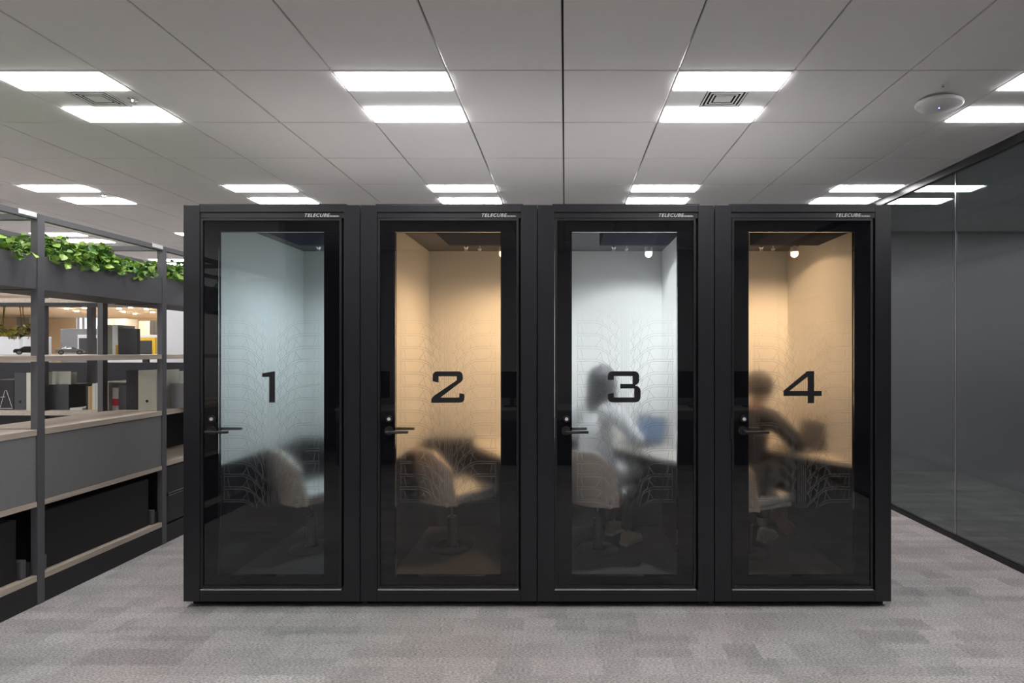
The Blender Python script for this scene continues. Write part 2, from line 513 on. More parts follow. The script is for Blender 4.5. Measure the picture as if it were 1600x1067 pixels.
def is_light(i, j):
    return (i - 1) % 3 == 0 and j % 3 == 0
tile_me = None
far = bmesh.new()
def in_view(i, j):
    """is any corner of the cell inside the picture"""
    for a in (0, 1):
        for b in (0, 1):
            y = GY0 + (j + a) * T
            x = GX0 + (i + b) * T
            if y < 0.3:
                continue
            px = 883 + FOC * x / y
            py = 548 - FOC * (CZ - EYE) / y
            if -20 < px < 1620 and -20 < py and (py < 322 or px < 300 or px > 1390):
                return True
    return False
def in_frame(i, j):
    """does any point of the cell fall inside the picture"""
    for a in range(5):
        for b in range(5):
            y = GY0 + (j + a / 4) * T
            x = GX0 + (i + b / 4) * T
            if y > 0.3 and 0 <= 883 + FOC * x / y <= 1600 and 548 - FOC * (CZ - EYE) / y >= 0:
                return True
    return False
def make_tile_mesh():
    bm = bmesh.new()
    box(bm, 0.005, T - 0.005, 0.0038, T - 0.0038, 0, 0.018, bev=0.0025, seg=1)
    me = bpy.data.meshes.new('ceiling_tile'); bm.to_mesh(me); bm.free(); me.materials.append(MAT['tile'])
    return me
tile_me = make_tile_mesh()
n_tile = 0
lights = []
i0, i1 = math.floor((XMIN - GX0) / T), math.ceil((XROOM - GX0) / T)
j0, j1 = math.floor((YMIN - GY0) / T), math.ceil((YMAX - GY0) / T)
for j in range(j0, j1):
    for i in range(i0, i1):
        x, y = GX0 + i * T, GY0 + j * T
        if x < XMIN - T or x > XROOM or y > 13.6:
            continue
        if is_light(i, j) and x < XR - T:
            lights.append((i, j)); continue
        if j <= 9 and in_view(i, j) and x < XR and n_tile < 295:
            o = bpy.data.objects.new('ceiling_tile', tile_me); COL.objects.link(o)
            o.location = (x, y, CZ); o.parent = ceiling; n_tile += 1
        else:
            box(far, x + .0035, x + T - .0035, y + .0035, y + T - .0035, CZ, CZ + 0.018)
ft = obj('ceiling_tiles', far, 'tile', ceiling)
ft['kind'] = 'stuff'

# low warm soffit at the far end of the office with its row of small lamps
struct('trim_1', B((XMIN, -6.0, 13.62, YMAX, 2.72, 2.98)), 'soffit')
struct('wall_far', B((XMIN, XROOM, YMAX - 0.1, YMAX, 0, CZ)), 'wall_warm')
struct('wall_left', B((XMIN, XMIN + .1, YMIN, YMAX - .1, 0, CZ)), 'wall_white')
struct('wall_behind', B((-3.22, XROOM, YMIN, YMIN + 0.1, 0, CZ)), 'wall_pale')
struct('wall_pillar', B((-6.4, -3.24, 0.05, 0.19, 0, CZ)), 'wall_white')
struct('wall_office_end', B((XMIN, -6.4, 0.05, 0.19, 0, CZ)), 'wall_pale')
struct('wall_meeting_room', B((XROOM - .1, XROOM, YMIN + .1, YMAX - .1, 0, CZ)), 'wall_mid')
struct('wall_meeting_back', B((XR + .05, XROOM - .1, 6.30, 6.40, 0, CZ)), 'meeting_wall')
struct('wall_back', B((-4.3, XR - 0.03, 6.35, 6.45, 0, CZ)), 'wall_pale')

# ------------------------------------------------------------------ glass partition to the right
gp = thing('glass_partition', 'frosted glass partition with dark rails beside the phone booths', 'glass wall', (XR, 0, 0))
obj('top_rail', B((-.02, .04, YMIN + .1, 6.34, CZ - 0.062, CZ), bev=.003), 'rail_dark', gp)
obj('bottom_rail', B((-.02, .04, YMIN + .1, 6.34, 0, 0.035), bev=.003), 'rail_dark', gp)
joints = [YMIN + .1, 0.10, 2.06, 4.04, 6.34]
for a, b in zip(joints, joints[1:]):
    bm = bmesh.new()
    box(bm, 0, 0.010, a + .004, b - .004, 0.035, CZ - .062)
    pn = obj('glass_pane', bm, 'partition_glass', gp)
    bm = bmesh.new()
    vs = [bm.verts.new(p) for p in ((-.0015, a + .01, .04), (-.0015, b - .01, .04), (-.0015, b - .01, CZ - .065), (-.0015, a + .01, CZ - .065))]
    bm.faces.new(vs)
    obj('frosted_film', bm, 'partition_film', pn)
for b in joints[1:-1]:
    obj('joint_strip', B((-.002, .012, b - .0035, b + .0035, .035, CZ - .062)), 'chrome', gp)

# ------------------------------------------------------------------ ceiling lights
def make_light():
    t = thing('ceiling_light', '', 'ceiling light')
    g = .004
    # strips and middle tray measured across the module
    obj('frame', B((g, T - g, g, .030, -.002, .02), (g, T - g, T - .024, T - g, -.002, .02),
                   (g, .012, .03, T - .024, -.002, .02), (T - .012, T - g, .03, T - .024, -.002, .02)), 'white_metal', t)
    obj('diffuser', B((.012, T - .012, .030, .192, -.008, .016)), 'lamp_panel', t)
    obj('diffuser', B((.012, T - .012, .413, T - .024, -.008, .016)), 'lamp_panel', t)
    obj('centre_tray', B((.012, T - .012, .192, .413, -.002, .012)), 'white_metal', t)
    return t
def add_vent(t):
    x0, x1, y0, y1 = .21, .45, .205, .40
    tray = [c for c in t.children if c.name.startswith('centre_tray')][0]
    bm = B((.012, x0, .192, .413, -.002, .012), (x1, T - .012, .192, .413, -.002, .012), (x0, x1, .192, y0, -.002, .012), (x0, x1, y1, .413, -.002, .012))
    me = bpy.data.meshes.new('centre_tray'); bm.to_mesh(me); bm.free(); me.materials.append(MAT['white_metal'])
    tray.data = me
    v = obj('air_duct', B((x0 - .004, x0, y0, y1, .012, .09), (x1, x1 + .004, y0, y1, .012, .09), (x0, x1, y0 - .004, y0, .012, .09),
                          (x0, x1, y1, y1 + .004, .012, .09), (x0, x1, y0, y1, .086, .09)), 'vent_slot', t)
    for k in range(4):
        a = .006 + k * .021
        q0, q1, r0, r1 = x0 + a, x1 - a, y0 + a * .9, y1 - a * .9
        if k == 3:
            obj('vent_core', B((q0, q1, r0, r1, -.003, .002), bev=.0008), 'white_metal', v)
        else:
            w = .009
            obj('louvre', B((q0, q1, r0, r0 + w, -.003, -.0005), (q0, q1, r1 - w, r1, -.003, -.0005), (q0, q0 + w, r0 + w, r1 - w, -.003, -.0005), (q1 - w, q1, r0 + w, r1 - w, -.003, -.0005)), 'white_metal', v)
def add_sprinkler(t):
    bm = bmesh.new()
    lathe(bm, [(.026, 0), (.026, -.004), (.010, -.006), (.008, -.020), (.016, -.022), (.016, -.025)], (.535, .30, -.002), n=16)
    obj('sprinkler', bm, 'chrome', t)
LIGHT_LABELS = {(-2, 0): 'plain-trayed twin-strip ceiling light above the door of booth 2',
                (4, 0): 'plain-trayed twin-strip ceiling light next to the access point and glass partition',
                (-5, 3): 'plain-trayed twin-strip ceiling light above the shelving beside booth 1',
                (-2, 3): 'plain-trayed twin-strip ceiling light above the rear of booth 2',
                (1, 3): 'plain-trayed twin-strip ceiling light above the rear of booths 3 and 4',
                (4, 3): 'plain-trayed twin-strip ceiling light behind booth 4 beside the glass partition'}
proto = make_light()
cnt = 0
for (i, j) in lights:
    x, y = GX0 + i * T, GY0 + j * T
    vis = in_view(i, j)
    if y < .3 or (not vis and (x < -13 or y > 12)) or (j >= 6 and x > -4.5):
        bm = B((.0035, T - .0035, .0035, T - .0035, 0, .018))
        o = obj('ceiling_tile', bm, 'tile', ceiling); o.location = (x, y, CZ)
        continue
    o = proto if cnt == 0 else copy_tree(proto)
    cnt += 1
    o.location = (x, y, CZ)
    if not in_frame(i, j):
        o.name = 'ceiling_light_offscreen'      # the same grid of lamps goes on beyond the picture
    if (i, j) == (-5, 0):
        o['label'] = 'twin-strip ceiling light with a square air vent and a sprinkler between its strips'
        add_vent(o); add_sprinkler(o)
    elif (i, j) == (1, 0):
        o['label'] = 'twin-strip ceiling light with a square air vent and no sprinkler between its strips'
        add_vent(o)
    elif (i, j) == (-8, 3):
        o['label'] = 'twin-strip ceiling light with a sprinkler but no vent, above the shelving'
        add_sprinkler(o)
    elif (i, j) in LIGHT_LABELS:
        o['label'] = LIGHT_LABELS[(i, j)]
    else:
        o['label'] = 'twin-strip recessed ceiling light with a plain white middle tray'
        o['group'] = 'plain twin-strip ceiling lights'

# wireless access point under the ceiling
ap = thing('access_point', 'flat white oblong access point with a blue light on the ceiling', 'access point', (2.205, 3.00, CZ), 0.25)
bm = bmesh.new(); lathe(bm, [(.055, 0), (.055, -.012)], n=24); obj('mount', bm, 'vent_slot', ap)
bm = bmesh.new(); lathe(bm, [(.10, -.012), (.138, -.018), (.142, -.028), (.130, -.040), (.05, -.047), (.008, -.048)], n=48)
for v in bm.verts:
    v.co.y *= 0.72
obj('cover', bm, 'white_metal', ap, smooth=True)
bm = bmesh.new(); ball(bm, (.0, .0, -.049), .0035); obj('status_light', bm, 'led_blue', ap)
bm = bmesh.new(); lathe(bm, [(.008, 0), (.008, -.012), (.004, -.014)], n=12)
tag(obj('ceiling_hook', bm, 'chrome'), 'tiny metal stud in the ceiling beside the access point', 'stud').location = (2.10, 2.83, CZ)

# ------------------------------------------------------------------ phone booths
def px_loop(pts, ox, oy, sc, cx):
    """outline measured on the photograph -> metres on the booth front (x from the booth centre, z up)"""
    return [(((ox + a / sc) - cx) / 268.4, EYE - ((oy + b / sc) - 548) / 268.4) for a, b in pts]

def arc(cx, cy, r, a0, a1, n=5):
    return [(cx + r * math.cos(math.radians(a0 + (a1 - a0) * k / n)), cy + r * math.sin(math.radians(a0 + (a1 - a0) * k / n))) for k in range(n + 1)]

DIGITS = {
 1: ([[(45, 657), (152, 640), (152, 902), (103, 902), (103, 688), (45, 688)]], 400, 460, 5.335, 424.5),
 2: ([[(235, 240)] + arc(280, 180, 45, 180, 270) + arc(505, 180, 45, 270, 360) + [(550, 208)] + arc(505, 208, 45, 0, 50) +
      [(318, 408), (513, 408), (513, 362), (567, 372)] + arc(525, 420, 42, 0, 90) + [(220, 464), (220, 425), (245, 392), (487, 228), (487, 187), (297, 187), (297, 252)]],
     640, 560, 6.67, 701.2),
 3: ([[(300, 318)] + arc(345, 282, 45, 180, 270) + arc(548, 281, 44, 270, 360) + arc(548, 322, 44, 0, 75) + [(556, 372)] + arc(556, 421, 49, -70, 0) +
      arc(556, 478, 49, 0, 90) + arc(345, 482, 45, 90, 180) + [(300, 450), (355, 438), (355, 480), (545, 480), (545, 397), (415, 397), (415, 355), (530, 355), (530, 283), (357, 283), (357, 318)]],
     900, 540, 5.928, 979.2),
 4: ([[(670, 118), (735, 118), (735, 302), (805, 302), (805, 349), (735, 349), (735, 415), (675, 415), (675, 349), (450, 349), (450, 300)],
      [(675, 170), (675, 302), (505, 302)]], 1150, 560, 5.93, 1256.3)}

def ribbon(bm, pts, w, y):
    """thin flat line in the door plane"""
    h = w / 2
    L_, R_ = [], []
    for k, p in enumerate(pts):
        a = Vector(pts[max(k - 1, 0)]); b = Vector(pts[min(k + 1, len(pts) - 1)])
        d = (b - a).normalized(); nrm = Vector((-d.y, d.x)) * h
        L_.append(bm.verts.new((p[0] + nrm.x, y, p[1] + nrm.y))); R_.append(bm.verts.new((p[0] - nrm.x, y, p[1] - nrm.y)))
    for k in range(len(pts) - 1):
        bm.faces.new((L_[k], L_[k + 1], R_[k + 1], R_[k]))

def etched_pattern():
    bm = bmesh.new()
    y = 0.0072
    xc = -0.006
    lw = 0.0028
    for dx in (-.0215, -.0108, 0, .0108, .0215):
        ribbon(bm, [(xc + dx, .585), (xc + dx, 1.75)], lw * .8, y)
    step = .0745
    def rib(z, o):
        # horizontal run from the edge, quarter bend, then 45 degrees down to the middle
        pts = [(.284, z + o), (.190, z + o)]
        r = .115
        cx_, cz_ = .182, z + o - r
        for a in range(95, 136, 8):
            pts.append((cx_ + r * math.cos(math.radians(a)), cz_ + r * math.sin(math.radians(a))))
        xx, zz = pts[-1]
        pts.append((.028, zz - (xx - .028) * 1.0))
        return pts
    for s in (-1, 1):
        def fl(p):
            return [(xc + s * a, b) for a, b in p if b > .57]
        for k in range(17):
            z = .625 + k * step
            if z > 1.80:
                continue
            for o in (-.0066, .0066):
                p = fl(rib(z, o))
                if len(p) > 1:
                    ribbon(bm, p, lw, y)
            # edge box of the cell
            for e0, e1 in ((.276, .276), (.246, .256)):
                ribbon(bm, fl([(e0, z + .010), (e1, z + step - .010)]) or [(0, 1), (0, 1.001)], lw * .8, y)
            # arrow tip and rungs joining neighbouring ribs
            lo = rib(z, .0066); up = rib(z + step, -.0066)
            def at(pts, x):
                for (x0, z0), (x1, z1) in zip(pts, pts[1:]):
                    if x1 <= x <= x0:
                        return z0 + (z1 - z0) * (x - x0) / (x1 - x0 + 1e-9)
                return pts[-1][1]
            for (xa, xb) in ((.170, .130), (.128, .150), (.092, .070), (.084, .104), (.052, .036), (.046, .060)):
                p = fl([(xa, at(lo, xa)), ((xa + xb) / 2, (at(lo, xa) + at(up, xb)) / 2 + .004), (xb, at(up, xb))])
                if len(p) == 3:
                    ribbon(bm, p, lw * .85, y)
    return bm
pat_me = None

def make_booth(num):
    global pat_me
    c = C1 + PITCH * (num - 1)
    colr, power = BOOTH_LIGHTS[num]
    lab = {1: 'black phone booth numbered 1 with cool pale lining and an empty chair, beside the shelving',
           2: 'black phone booth numbered 2 with warm amber light and an empty chair',
           3: 'black phone booth numbered 3 with cool white light and a seated person in white',
           4: 'black phone booth numbered 4 with warm amber light and a seated person in dark clothes'}[num]
    t = thing('phone_booth', lab, 'phone booth', (c, FY, 0), 0, 'row of numbered phone booths')
    L0, R0 = -.5150, .5120
    D = 1.30
    b = .0025
    obj('left_stile', B((L0, -.4185, 0, .09, .04, 2.349), bev=b), 'booth', t)
    obj('right_stile', B((.419, R0, 0, .09, .04, 2.349), bev=b), 'booth', t)
    hd = obj('header', B((-.4185, .419, 0, .09, 2.307, 2.349), (-.4185, .419, .0035, .09, 2.273, 2.3045), bev=.0015), 'booth', t)
    z_t = 2.2805
    m = Matrix.Translation((.186, .0030, z_t)) @ Matrix.Rotation(PI / 2, 4, 'X')
    text_mesh('logo_lettering', 'TELECUBE', .0285, .0004, 'print_white', hd, m, shear=.28, bold=.0005, space=1.16)
    m = Matrix.Translation((.322, .0030, z_t)) @ Matrix.Rotation(PI / 2, 4, 'X')
    text_mesh('logo_small_lettering', 'by OKAMURA', .0118, .0004, 'print_white', hd, m, bold=.00035, space=.93)
    obj('sill', B((-.4185, .419, 0, .09, .04, .107), bev=b), 'booth', t)
    obj('threshold_strip', B((-.4150, .405, -.004, .05, .107, .1125), bev=.0008), 'steel_strip', t)
    obj('cap_plate', B((-.43, .43, .01, .03, 2.349, 2.3575)), 'booth', t)
    obj('roof_bounce_board', B((-.43, .43, .032, D - .05, 2.3492, 2.3565)), 'roof_bounce', t)  # unseen pale board, added to throw light up at the ceiling
    obj('plinth', B((-.50, .50, .06, D - .05, 0, .04)), 'booth_seam', t)
    obj('left_wall', B((L0, -.452, .09, D, .04, 2.349)), 'booth', t)
    obj('right_wall', B((.452, R0, .09, D, .04, 2.349)), 'booth', t)
    obj('rear_wall', B((-.452, .452, D - .055, D, .04, 2.349)), 'booth', t)
    obj('roof', B((-.452, .452, .09, D - .055, 2.328, 2.349)), 'roof_bounce', t)
    zi = .788
    yb = D - .082       # face of the rear lining
    obj('wall_lining', B((-.452, -.440, .09, yb, zi, 2.325)), 'booth_white', t)
    obj('wall_lining', B((.440, .452, .09, yb, zi, 2.325)), 'booth_white', t)
    obj('wall_lining', B((-.452, .452, yb, D - .056, zi, 2.325)), 'booth_white', t)
    obj('lower_lining', B((-.452, -.438, .09, yb, .06, zi)), 'booth_dark', t)
    obj('lower_lining', B((.438, .452, .09, yb, .06, zi)), 'booth_dark', t)
    obj('lower_lining', B((-.438, .438, yb - .002, D - .056, .06, zi)), 'booth_dark', t)
    cl = obj('booth_ceiling', B((-.440, .440, .09, yb, 2.318, 2.328)), 'booth_ceiling', t)
    obj('booth_floor', B((-.452, .452, .09, D - .056, .04, .06)), 'dark_carpet', t)
    # fan box and vent in the ceiling
    obj('fan_box', B((-.12, .352, .13, .535, 2.222, 2.318), bev=.004), 'fan_box', cl)
    bm = bmesh.new()
    for k in range(6):
        box(bm, -.34, -.17, .30 + k * .022, .312 + k * .022, 2.314, 2.3182)
    obj('ceiling_vent', bm, 'booth_seam', cl)
    # spot lamp on a short stem behind the fan box
    lp = obj('spot_lamp', (lambda bm: (lathe(bm, [(.010, 2.318), (.010, 2.235), (.026, 2.232), (.030, 2.200), (.026, 2.199)], (.235, .64, 0), n=20), bm)[1])(bmesh.new()), 'white_metal', cl, smooth=False)
    bm = bmesh.new(); lathe(bm, [(.001, 2.1925), (.016, 2.1935), (.0245, 2.1985)], (.235, .64, 0), n=20)
    obj('lamp_bulb', bm, emat('bulb_%d' % num, colr, 60.0 if num != 1 else 30.0), lp)
    ld = bpy.data.lights.new('lamp_beam', 'SPOT'); ld.energy = power; ld.color = colr
    ld.spot_size = math.radians(168); ld.spot_blend = 0.85; ld.shadow_soft_size = 0.025
    lo = bpy.data.objects.new('lamp_beam', ld); COL.objects.link(lo); lo.location = (.235, .64, 2.185); lo.parent = lp
    # sensor and sprinkler
    bm = bmesh.new(); lathe(bm, [(.018, 2.318), (.018, 2.312), (.006, 2.310), (.006, 2.235), (.016, 2.228), (.016, 2.222), (.006, 2.205), (.012, 2.203), (.012, 2.199)], (-.016, .60, 0), n=16)
    obj('sprinkler', bm, 'chrome', cl)
    bm = bmesh.new(); lathe(bm, [(.005, 2.318), (.005, 2.222), (.014, 2.218), (.014, 2.212), (.010, 2.206)], (.075, .62, 0), n=16)
    obj('sensor', bm, 'white_metal', cl)
    # desk along the right wall
    bm = bmesh.new()
    edge = [(-.06, yb - .003), (-.03, .98), (.05, .80), (.17, .60), (.29, .42), (.375, .30), (.438, .235), (.438, yb - .003)]
    lo_ = [bm.verts.new((x, y, .762)) for x, y in edge]; hi_ = [bm.verts.new((x, y, .786)) for x, y in edge]
    for k in range(len(edge)):
        bm.faces.new((lo_[k], lo_[(k + 1) % len(edge)], hi_[(k + 1) % len(edge)], hi_[k]))
    bm.faces.new(lo_[::-1]); bm.faces.new(hi_)
    tb = obj('desk', bm, 'desk_top', t)
    obj('desk_bracket', B((.40, .438, .45, .47, .56, .762), (.40, .438, 1.0, 1.02, .56, .762)), 'black_metal', tb)
    # door
    dr = obj('door', B((-.4154, -.402, 0.001, .045, .118, 2.271), (.393, .406, 0.001, .045, .118, 2.271),
                       (-.402, .393, 0.001, .045, .118, .131), (-.402, .393, 0.001, .045, 2.257, 2.271), bev=.0015), 'booth', t)
    obj('door_seam', B((.4065, .4188, .03, .06, .112, 2.273)), 'booth_seam', t)
    wx0, wx1, wz0, wz1 = -.316, .3005, .186, 2.194
    yg0, yg1 = .0085, .0165
    for q in ((-.402, wx0, .131, 2.257), (wx1, .393, .131, 2.257), (wx0, wx1, .131, wz0), (wx0, wx1, wz1, 2.257)):
        obj('glass_band', B((q[0], q[1], yg0, .035, q[2], q[3])), 'booth_glossband', dr)
    bm = bmesh.new()
    vs = box(bm, wx0 + .0004, wx1 - .0004, yg0, yg1, wz0 + .0004, wz1 - .0004)
    for f in bm.faces:
        f.material_index = 1 if f.calc_center_median().y > (yg0 + yg1) / 2 + .003 else 0
    obj('door_glass', bm, ['glass_front', 'glass_film'], dr)
    if pat_me is None:
        o = obj('etched_lines', etched_pattern(), 'pattern', dr); pat_me = o.data
    else:
        o = bpy.data.objects.new('etched_lines', pat_me); COL.objects.link(o); o.parent = dr
    # lever handle and lock on the left of the door
    zh = EYE - (673 - 548) / 268.4
    bm = bmesh.new(); cyl(bm, (-.350, .0085, zh), (-.350, -.004, zh), .026, n=24); obj('handle_rose', bm, 'black_metal', dr)
    bm = bmesh.new(); tube(bm, [(-.350, -.002, zh), (-.350, -.046, zh), (-.342, -.054, zh), (-.328, -.056, zh), (-.222, -.052, zh)], [.010, .010, .0095, .009, .008], n=12)
    obj('lever_handle', bm, 'black_metal', dr, smooth=True)
    bm = bmesh.new(); tube(bm, [(-.350, .034, zh), (-.350, .080, zh), (-.330, .088, zh), (-.225, .084, zh)], [.010, .010, .009, .008], n=12)
    obj('lever_handle', bm, 'black_metal', dr, smooth=True)
    zl = EYE - (654.5 - 548) / 268.4
    bm = bmesh.new(); cyl(bm, (-.347, .0085, zl), (-.347, -.006, zl), .019, n=24); lk = obj('lock', bm, 'black_metal', dr)
    bm = bmesh.new(); cyl(bm, (-.347, -.005, zl), (-.347, -.010, zl), .0095, n=20); obj('lock_cylinder', bm, 'white_metal', lk)
    obj('hinge_pull', B((-.424, -.4165, -.006, .0, zh - .045, zh + .075), bev=.001), 'black_metal', dr)
    # numeral
    loops, ox, oy, sc, cx = DIGITS[num]
    loops = [px_loop(lp_, ox, oy, sc, cx) for lp_ in loops]
    m = Matrix(((1, 0, 0, 0), (0, 0, 1, .0068), (0, 1, 0, 0), (0, 0, 0, 1)))
    flat_curve('numeral', loops, .0003, 'print_black', dr, m)
    return t
booths = [make_booth(k) for k in (1, 2, 3, 4)]

# ------------------------------------------------------------------ chairs in the booths
def make_chair(loc, yaw, label):
    t = thing('tub_chair', label, 'chair', loc, yaw, 'tub chairs in the phone booths')
    SW, SD = .208, .20
    H0 = .060                                  # the seat stands this much lower on its column
    # back: one curved panel with rounded top corners, bent forward at both ends
    def shell(off0, off1, grow):
        bm = bmesh.new()
        nu, nv = 20, 8
        fr_, bk_ = [], []
        for iu in range(nu + 1):
            u = -1 + 2 * iu / nu
            top = .815 - H0 - .13 * max(0, abs(u) - .45) ** 1.6 / .55 ** 1.6
            ra, rb = [], []
            for iv in range(nv + 1):
                v = iv / nv
                z = .43 - H0 + grow + (top - .43 + H0 - 2 * grow) * v
                x = -SD + .10 * abs(u) ** 2.6 - .055 * v
                y = (SW + .012 - grow) * u * (1 + .03 * v)
                nx_, ny_ = 1.0, -.9 * u * abs(u)
                l_ = math.hypot(nx_, ny_); nx_, ny_ = nx_ / l_, ny_ / l_
                ra.append(bm.verts.new((x + nx_ * off0, y + ny_ * off0, z))); rb.append(bm.verts.new((x + nx_ * off1, y + ny_ * off1, z)))
            fr_.append(ra); bk_.append(rb)
        for iu in range(nu):
            for iv in range(nv):
                bm.faces.new((fr_[iu][iv], fr_[iu + 1][iv], fr_[iu + 1][iv + 1], fr_[iu][iv + 1]))
                bm.faces.new((bk_[iu][iv], bk_[iu][iv + 1], bk_[iu + 1][iv + 1], bk_[iu + 1][iv]))
            bm.faces.new((fr_[iu][nv], fr_[iu + 1][nv], bk_[iu + 1][nv], bk_[iu][nv]))
            bm.faces.new((fr_[iu][0], bk_[iu][0], bk_[iu + 1][0], fr_[iu + 1][0]))
        for iu in (0, nu):
            for iv in range(nv):
                bm.faces.new((fr_[iu][iv], fr_[iu][iv + 1], bk_[iu][iv + 1], bk_[iu][iv]))
        return bm
    obj('outer_shell', shell(-.012, .006, 0), 'chair_beige', t, smooth=False)
    obj('inner_back', shell(.0065, .034, .006), 'chair_white', t, smooth=False)
    obj('seat', B((-SD + .035, SD + .03, -SW, SW, .452 - H0, .512 - H0), bev=.016), 'chair_white', t, smooth=True)
    obj('seat_pan', B((-SD + .03, SD + .015, -SW + .015, SW - .015, .425 - H0, .4515 - H0), bev=.006), 'chair_beige', t)
    bm = bmesh.new(); cyl(bm, (0, 0, .425 - H0), (0, 0, .20), .013, n=16); obj('pole', bm, 'chrome', t, smooth=True)
    bm = bmesh.new(); lathe(bm, [(.034, .225), (.036, .215), (.036, .03), (.05, .014)], n=24); obj('column', bm, 'black_metal', t, smooth=True)
    bm = bmesh.new(); lathe(bm, [(.145, .0), (.15, .004), (.145, .009), (.055, .014)], n=40); obj('base_disc', bm, 'black_metal', t, smooth=True)
    return t
def bc(n):
    return C1 + PITCH * (n - 1)
ch1 = make_chair((bc(1) - .150, FY + .77, .06), math.radians(46), 'white and beige tub chair standing empty in the cool-lit booth beside the shelving')
ch2 = make_chair((bc(2) - .155, FY + .78, .06), math.radians(46), 'white and beige tub chair standing empty in an amber-lit booth')
ch3 = make_chair((bc(3) - .120, FY + .73, .06), math.radians(58), 'white and beige tub chair occupied by the person in white')
ch4 = make_chair((bc(4) - .090, FY + .66, .06), math.radians(24), 'white and beige tub chair occupied by the person in dark clothes')

# ------------------------------------------------------------------ people
def skin(name, pts, links, mat, parent, sub=2, root=0):
    """One continuous surface grown around a skeleton: pts = {key: (x,y,z,rx[,ry])}, links = [(a,b)]"""
    keys = list(pts)
    me = bpy.data.meshes.new(name)
    me.from_pydata([pts[k][:3] for k in keys], [(keys.index(a), keys.index(b)) for a, b in links], [])
    ob = bpy.data.objects.new('tmp', me); COL.objects.link(ob)
    ob.modifiers.new('s', 'SKIN').use_smooth_shade = True
    sv = me.skin_vertices[0].data
    for k, s in zip(keys, sv):
        p = pts[k]
        s.radius = (p[3], p[4] if len(p) > 4 else p[3])
        s.use_root = (k == keys[root])
    ms = ob.modifiers.new('u', 'SUBSURF'); ms.levels = sub; ms.render_levels = sub
    dg = bpy.context.evaluated_depsgraph_get()
    nm = bpy.data.meshes.new_from_object(ob.evaluated_get(dg))
    bpy.data.objects.remove(ob)
    nm.name = name; nm.materials.clear(); nm.materials.append(MAT[mat])
    for p in nm.polygons:
        p.use_smooth = True
        p.material_index = 0
    o = bpy.data.objects.new(name, nm); COL.objects.link(o); o.parent = parent
    return o

def fuse(name, objs, mat, parent, voxel=.012):
    """weld closed limbs into one continuous surface"""
    bm = bmesh.new()
    for o in objs:
        bm.from_mesh(o.data)
        bpy.data.objects.remove(o)
    me = bpy.data.meshes.new(name); bm.to_mesh(me); bm.free()
    ob = bpy.data.objects.new('tmp', me); COL.objects.link(ob)
    r = ob.modifiers.new('r', 'REMESH'); r.mode = 'VOXEL'; r.voxel_size = voxel
    m = ob.modifiers.new('m', 'SMOOTH'); m.factor = .5; m.iterations = 6
    dg = bpy.context.evaluated_depsgraph_get()
    nm = bpy.data.meshes.new_from_object(ob.evaluated_get(dg))
    bpy.data.objects.remove(ob)
    nm.name = name; nm.materials.clear(); nm.materials.append(MAT[mat])
    for p in nm.polygons:
        p.use_smooth = True; p.material_index = 0
    o = bpy.data.objects.new(name, nm); COL.objects.link(o); o.parent = parent
    return o

def chainlinks(*chains):
    out = []
    for c in chains:
        out += list(zip(c, c[1:]))
    return out

def lerp(a, b, t):
    return tuple(x + (y - x) * t for x, y in zip(a, b))

